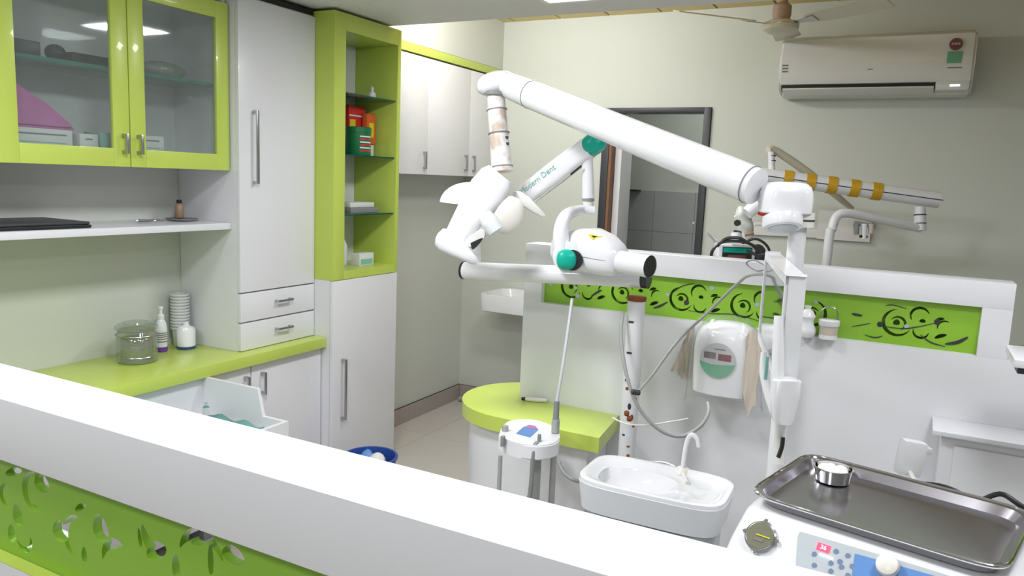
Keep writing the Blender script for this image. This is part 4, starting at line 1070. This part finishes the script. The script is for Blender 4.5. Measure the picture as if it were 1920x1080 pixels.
# ------------------------------------------------------------------ bagged dispenser against the partition
DY = 2.33
def DQ(px, py, y=DY): return on(1, y, px, py)
ds_ = thing('dispenser', 'white dome-topped dispenser with round green label hung on the partition', 'dispenser', DQ(1350, 740))
dc = DQ(1362, 670, 2.365)
rings = []
for z, a_, b_ in ((-.112, .085, .060), (-.108, .093, .066), (-.04, .097, .070), (.03, .097, .072), (.065, .092, .070), (.095, .076, .062), (.108, .050, .045), (.113, .02, .02)):
    rings.append(superring(Vector((dc.x, dc.y, dc.z+z)), (1, 0, 0), (0, 1, 0), a_, b_, 2.8, 40))
part('container', loft(NB(), rings), 'plastic', ds_)
ly = dc.y-.0745
lc = on(1, ly, 1345, 676)
part('label', cyl(NB(), (lc.x, ly, lc.z), (lc.x, ly+.004, lc.z), .053, n=40), 'labelgrey', ds_, 'round grey and green label')
lab = ds_.children[-1]
pts = [Vector((lc.x+.053*math.cos(a), ly-.001, lc.z+.053*math.sin(a))) for a in [PI+.12+k*(PI-.24)/20 for k in range(21)]]+[Vector((lc.x+.02, ly-.001, lc.z-.012)), Vector((lc.x-.02, ly-.001, lc.z-.014))]
part('print', prism(NB(), pts, (0, .0009, 0)), 'labelgreen', lab, 'green lower half')
part('print', B(lc.x-.041, lc.x-.006, ly-.001, ly, lc.z+.004, lc.z+.023), 'darkprint', lab)
part('print', B(lc.x+.002, lc.x+.040, ly-.001, ly, lc.z+.001, lc.z+.021), 'maroon', lab)
part('print', B(lc.x-.012, lc.x+.022, ly-.001, ly, lc.z+.033, lc.z+.036), 'darkprint', lab)
part('bracket', B(dc.x-.04, dc.x+.04, dc.y+.055, PY, dc.z-.05, dc.z+.05, bev=.003), 'acwhite', ds_)
# clear plastic bag over it
rings = []
for z, a_, b_ in ((-.155, .118, .072), (-.10, .112, .074), (.03, .105, .0785), (.08, .094, .074), (.12, .060, .05), (.127, .03, .03)):
    rg = superring(Vector((dc.x, dc.y, dc.z+z)), (1, 0, 0), (0, 1, 0), a_, b_, 2.6, 48)
    rings.append([p+Vector((.003*math.sin(i*1.7+z*40), .0005*math.sin(i*2.3), 0)) for i, p in enumerate(rg)])
single('plastic_bag', loft(NB(), rings, cap0=False), 'film', 'thin clear plastic bag pulled over the dispenser', 'bag')
def drape(pts_top, lens, y, m, name, lab_):
    n = len(pts_top); bm = NB(); rows = []
    for j in range(11):
        row = []
        for i, (px_, py_) in enumerate(pts_top):
            p = DQ(px_, py_, y); L_ = lens[i]
            row.append(bm.verts.new((p.x+(.003*math.sin(j*.8+i)), y+.006*math.sin(i*1.9+j*.15), p.z-L_*j/10)))
        rows.append(row)
    for j in range(10):
        for i in range(n-1): bm.faces.new((rows[j][i], rows[j][i+1], rows[j+1][i+1], rows[j+1][i]))
    ex = bmesh.ops.extrude_face_region(bm, geom=bm.faces[:])
    for v in [q_ for q_ in ex['geom'] if isinstance(q_, bmesh.types.BMVert)]: v.co.y += .003
    return single(name, bm, m, lab_, 'cloth')
drape([(1286, 618), (1290, 614), (1294, 612), (1299, 612), (1303, 614)], [.10, .17, .155, .18, .17], 2.415, 'beige', 'cloth_strip', 'short beige cloth hanging left of the dispenser')
drape([(1258, 695), (1266, 672), (1274, 655), (1281, 640), (1286, 634)], [.005, .04, .07, .12, .14], 2.42, 'beige', 'cloth_strip', 'flared beige cloth end left of the dispenser')
drape([(1398, 634), (1403, 622), (1409, 617), (1416, 620), (1423, 628), (1428, 640)], [.17, .19, .22, .27, .22, .19], 2.30, 'beige', 'cloth_strip', 'long beige cloth hanging right of the dispenser')

# hoses in front of the partition
single('hose', tube(NB(), [dp(1168, 585, 2.30), dp(1164, 625, 2.28), dp(1170, 680, 2.26), dp(1184, 735, 2.25), dp(1205, 775, 2.25), dp(1240, 808, 2.25), dp(1278, 818, 2.25), dp(1312, 800, 2.25), dp(1328, 775, 2.26), dp(1327, 755, 2.30)], .0055, 10), 'hose', 'thick grey hose looping below the dispenser', 'hose')
single('hose', tube(NB(), [dp(1190, 742, 2.27), dp(1225, 700, 2.27), dp(1270, 640, 2.27), dp(1330, 583, 2.27), dp(1385, 530, 2.1), dp(1405, 516, 2.0), dp(1432, 514, 1.93)], .0045, 10), 'hose', 'straight grey hose rising diagonally past the dispenser to the monitor', 'hose')
single('cable', tube(NB(), [dp(1148, 783, 2.3), dp(1175, 795, 2.28), dp(1215, 797, 2.27), dp(1262, 790, 2.27), dp(1290, 785, 2.28)], .0025, 8), 'plasticw', 'thin cream cable hanging from the lime side counter', 'cable')
single('cable', tube(NB(), [dp(1436, 505, 1.9), dp(1420, 508, 1.95), dp(1405, 500, 1.98), dp(1400, 492, 1.98), dp(1415, 488, 1.95), dp(1438, 500, 1.9)], .002, 8), 'rubber', 'small grey cable loop at the top of the monitor', 'cable')
t = thing('hose_clamp', 'dark metal clamps holding hoses on the rusty pole', 'clamp', (-.72, 2.16, .84))
for (px_, py_) in ((1188, 735), (1196, 736), (1180, 785), (1175, 775)):
    part('clip', blob(NB(), dp(px_, py_, 2.22), cr*.008, cf*.008, cu_*.008, 3, 3, 10, 6), 'charcoal' if px_ > 1182 else 'rust', t)

# ------------------------------------------------------------------ right side: white low cabinet and shelf corner
wl_ = thing('low_cabinet', 'white low cabinet with overhanging top against the partition, right', 'cabinet', (.35, 2.38, 0))
part('top', B(.095, .80, 2.295, 2.449, .864, .876, bev=.001), 'whiter', wl_, 'bright white overhanging top')
part('body', B(.118, .78, 2.33, 2.449, 0, .8635, bev=.001), 'white', wl_)
part('door_panel', B(.15, .76, 2.322, 2.3295, .05, .835, bev=.001), 'bluegrey' if False else 'plastic', wl_)
dsk = thing('desk', 'white desk corner with dark tray under it at the right edge', 'desk', (.5, 2.1, 0))
part('desk_top', B(.225, 1.0, 2.02, 2.22, 1.125, 1.143, bev=.002), 'whiter', dsk, 'pale white top')
part('drawer_tray', B(.235, .95, 2.04, 2.2, 1.108, 1.1245, bev=.002), 'charcoal', dsk, 'dark tray')
part('leg', B(.90, .94, 2.05, 2.18, 0, 1.1078), 'white', dsk)

# ------------------------------------------------------------------ behind the partition: sink, tape-wrapped arm, device
sk_ = thing('wash_basin', 'white ceramic wash basin on the back wall beside the corner', 'basin', (-2.14, 4.2, .6))
bx0, bx1, by0, by1 = -2.33, -1.93, 4.0, YB-.001
def KR(z, d, e=7, c=(0, 0)): return superring(((bx0+bx1)/2+c[0], (by0+by1)/2+c[1], z), (1, 0, 0), (0, 1, 0), (bx1-bx0)/2-d, (by1-by0)/2-d, e, 48)
part('bowl', loft(NB(), [KR(.688, .02), KR(.695, .006), KR(.79, 0), KR(.798, .004), KR(.798, .03, 5), KR(.72, .06, 3), KR(.71, .12, 2.5)]), 'ceramic', sk_)
part('tap', tube(NB(), [(-2.05, 4.30, .798), (-2.05, 4.30, .88), (-2.05, 4.27, .90), (-2.05, 4.20, .89), (-2.05, 4.19, .87)], .010, 10), 'chrome', sk_, 'steel tap')
part('drain_pipe', tube(NB(), [(-2.07, 4.17, .688), (-2.07, 4.17, .45), (-2.07, 4.2, .40), (-2.07, YB, .40)], .02, 12), 'brownb', sk_, 'brown drain pipe')
single('hanging_towel', (lambda bm: (box(bm, -1.99, -1.955, 3.965, 3.985, .30, .69, .006), bm)[-1])(NB()), 'charcoal', 'narrow dark cloth hanging at the front of the wash basin', 'towel')
fr_ = thing('floor_pipe', 'short grey pipe along the floor in the far corner', 'pipe', (-2.5, 4.25, 0))
part('pipe', tube(NB(), [(-2.60, 4.28, .018), (-2.45, 4.29, .018), (-2.2, 4.3, .018)], .016, 10), 'skirting', fr_)

sl = thing('second_lamp_arm', 'second white lamp arm wrapped with yellow tape behind the partition', 'lamp', dp(1550, 490, 3.3)*1)
sl.location = (dp(1550, 490, 3.3).x, dp(1550, 490, 3.3).y, 0); ROOTM[sl] = Matrix.Translation(sl.location)
e0 = dp(1550, 490, 3.3); foot = Vector((e0.x, e0.y, 0))
part('pole', tube(NB(), [foot, e0, dp(1560, 430, 3.3), dp(1570, 405, 3.3), dp(1592, 400, 3.3), dp(1650, 412, 3.32), dp(1725, 428, 3.36)], .019, 16), 'polemat', sl, 'bent white tube')
part('joint', tube(NB(), [dp(1725, 432, 3.36), dp(1725, 388, 3.36)], [.026, .022], 16, smooth=False), 'polemat', sl)
for yy_ in (402, 418): part('ring', tube(NB(), [dp(1725, yy_, 3.36), dp(1725, yy_+2, 3.36)], .0255, 16, smooth=False), 'charcoal', sl)
b0, b1 = dp(1406, 326, 3.5), dp(1760, 375, 3.36)
bd = (b1-b0)
bar = part('wrapped_arm', tube(NB(), [b0, b1], .036, 18, smooth=False), 'polemat', sl, 'straight arm in clear wrap')
part('seam', tube(NB(), [b0-cf*.037, b1-cf*.037], .0022, 6, smooth=False), 'charcoal', bar, 'dark seam line')
for f_ in (.205, .325, .440, .560, .675):
    part('tape', tube(NB(), [b0+bd*(f_-.024), b0+bd*(f_+.026)], .0395, 18, smooth=False), 'tape', bar, 'yellow tape band')
part('post', tube(NB(), [dp(1447, 322, 3.48), dp(1446, 285, 3.48)], .015, 12, smooth=False), 'polemat', sl)
for yy_ in (292, 301): part('ring', tube(NB(), [dp(1448, yy_, 3.48), dp(1448, yy_+1.5, 3.48)], .0165, 12, smooth=False), 'charcoal', sl)
part('head', tube(NB(), [dp(1440, 281, 3.48), dp(1455, 283, 3.5), dp(1520, 328, 3.56), dp(1598, 392, 3.62)], [.014, .018, .020, .012], 12), 'fan', sl, 'greyish bar standing in for the lamp shadow on the wall')  # solid grey bar shaped after the lamp's shadow on the back wall

tk = thing('cable_trunking', 'white horizontal trunking on the back wall behind the lamp pole', 'trunking', (-.5, YB, 1.25))
part('cover', (lambda bm: (obox(bm, ((-.83-.21)/2, YB-.012, 1.275), (.31, 0, 0.006), (0, .012, 0), (0, 0, .022), .002), bm)[-1])(NB()), 'acwhite', tk)
single('wall_plate', B(-.46, -.205, YB-.025, YB-.0245+.0005, 1.25, 1.40), 'acwhite', 'white board on the back wall under the bent tube', 'board')
# handpieces hung in front
t = thing('handpiece_holder', 'small holder of handpieces hanging under the bent tube', 'holder', dp(1620, 430, 3.33))
part('bar', tube(NB(), [dp(1602, 418, 3.33), dp(1640, 424, 3.33)], .010, 10), 'hose', t)
for (px_, h_, m_) in ((1606, 20, 'rubber'), (1620, 28, 'plastic'), (1633, 18, 'beige')):
    part('handpiece', tube(NB(), [dp(px_, 420, 3.31), dp(px_, 420+h_, 3.31)], [.014, .010], 10, smooth=False), m_, t)
part('clip', tube(NB(), [dp(1612, 443, 3.31), dp(1626, 444, 3.31)], .006, 8), 'black', t)

# small device on a cart
dv = thing('apex_device', 'small white device with teal screen and black cables behind the partition', 'device', dp(1372, 500, 3.0))
p0, p1 = dp(1340, 456, 3.0), dp(1408, 460, 3.0)
zc_ = 1.225; cxm = (p0+p1)/2
hw = .072; top_z = p0.z-.002
dcn = Vector((cxm.x, cxm.y+.03, (top_z+zc_-.03)/2)); hh = (top_z-(zc_-.03))/2
part('case', obox(NB(), dcn, cr*hw, cf*.045, cu_*hh, .008), 'plastic', dv)
fc = dcn-cf*.0465
scn = part('screen', obox(NB(), fc+cu_*.0, cr*hw*.80, cf*.001, cu_*hh*.80), 'screen', dv, 'teal screen')
part('print', obox(NB(), fc-cf*.0015+cu_*hh*.5, cr*hw*.76, cf*.0003, cu_*hh*.22), 'teal', scn)
part('print', obox(NB(), fc-cf*.0015-cu_*hh*.1, cr*hw*.5, cf*.0003, cu_*hh*.16), 'maroon', scn)
part('print', obox(NB(), fc-cf*.0015-cu_*hh*.6, cr*hw*.76, cf*.0003, cu_*hh*.14), 'teal', scn)
part('pouch', blob(NB(), dcn+cr*.095, cr*.03, cf*.04, cu_*.045, 2.4, 2.2), 'charcoal', dv, 'dark pouch beside it')
ctb = single('instrument_cart', (lambda bm: (box(bm, dcn.x-.16, dcn.x+.18, 2.62, 3.0, zc_-.05, zc_-.0305, .003), box(bm, dcn.x-.15, dcn.x-.12, 2.64, 2.67, 0, zc_-.05), box(bm, dcn.x+.14, dcn.x+.17, 2.64, 2.67, 0, zc_-.05), box(bm, dcn.x-.15, dcn.x-.12, 2.95, 2.98, 0, zc_-.05), box(bm, dcn.x+.14, dcn.x+.17, 2.95, 2.98, 0, zc_-.05), bm)[-1])(NB()), 'white', 'white trolley carrying the small device behind the partition', 'trolley')
for k, P_ in enumerate([[(1332, 492), (1336, 470), (1352, 455), (1380, 452), (1408, 458), (1425, 475)], [(1345, 462), (1360, 448), (1385, 446), (1400, 454), (1415, 462)], [(1392, 456), (1415, 448), (1432, 455), (1442, 468), (1440, 480)], [(1400, 470), (1420, 478), (1432, 476)]]):
    single('cable', tube(NB(), [dp(a, b, 2.92) for a, b in P_], .006 if k != 2 else .005, 8), 'black', ['thick black cable arched over the small device', 'inner black cable lying on the small device', 'black cable looping right of the small device', 'short black cable end beside the dark pouch'][k], 'cable')
t = thing('jointed_handset', 'grey and white jointed instrument head above the small device', 'instrument', dp(1385, 440, 2.95))
part('foot', tube(NB(), [dp(1380, 455, 2.98), dp(1380, 436, 2.98)], [.022, .018], 14, smooth=False), 'polemat', t)
part('body', tube(NB(), [dp(1400, 448, 2.98), dp(1398, 425, 2.98), dp(1388, 400, 2.98), dp(1382, 396, 2.98)], [.022, .03, .030, .016], 14), 'wall', t, 'grey body')
part('ring', tube(NB(), [dp(1376, 433, 2.97), dp(1402, 437, 2.97)], .0045, 8), 'charcoal', t)
part('bracket', tube(NB(), [dp(1396, 440, 2.96), dp(1412, 436, 2.96)], .009, 8), 'brownb', t)
part('lens', cyl(NB(), dp(1384, 418, 2.93), dp(1382, 418, 2.91), .012, n=16), 'black', t, 'black lens')
part('white_tube', tube(NB(), [dp(1400, 400, 2.9), dp(1420, 384, 2.9)], [.024, .027], 16, smooth=False), 'plastic', t, 'short white tube')
part('red_knob', blob(NB(), dp(1430, 397, 2.9), cr*.022, cf*.02, cu_*.016, 2.2, 2), 'red', t, 'red knob')
part('side_lever', tube(NB(), [dp(1415, 418, 2.9), dp(1445, 421, 2.9)], [.008, .013], 10), 'plasticw', t)
single('cable', tube(NB(), [on(1, YB-.03, 1300, 418), on(1, YB-.03, 1330, 438), dp(1345, 452, 3.2)], .006, 8), 'clearhose', 'pale cable running from the door frame to the small device', 'cable')
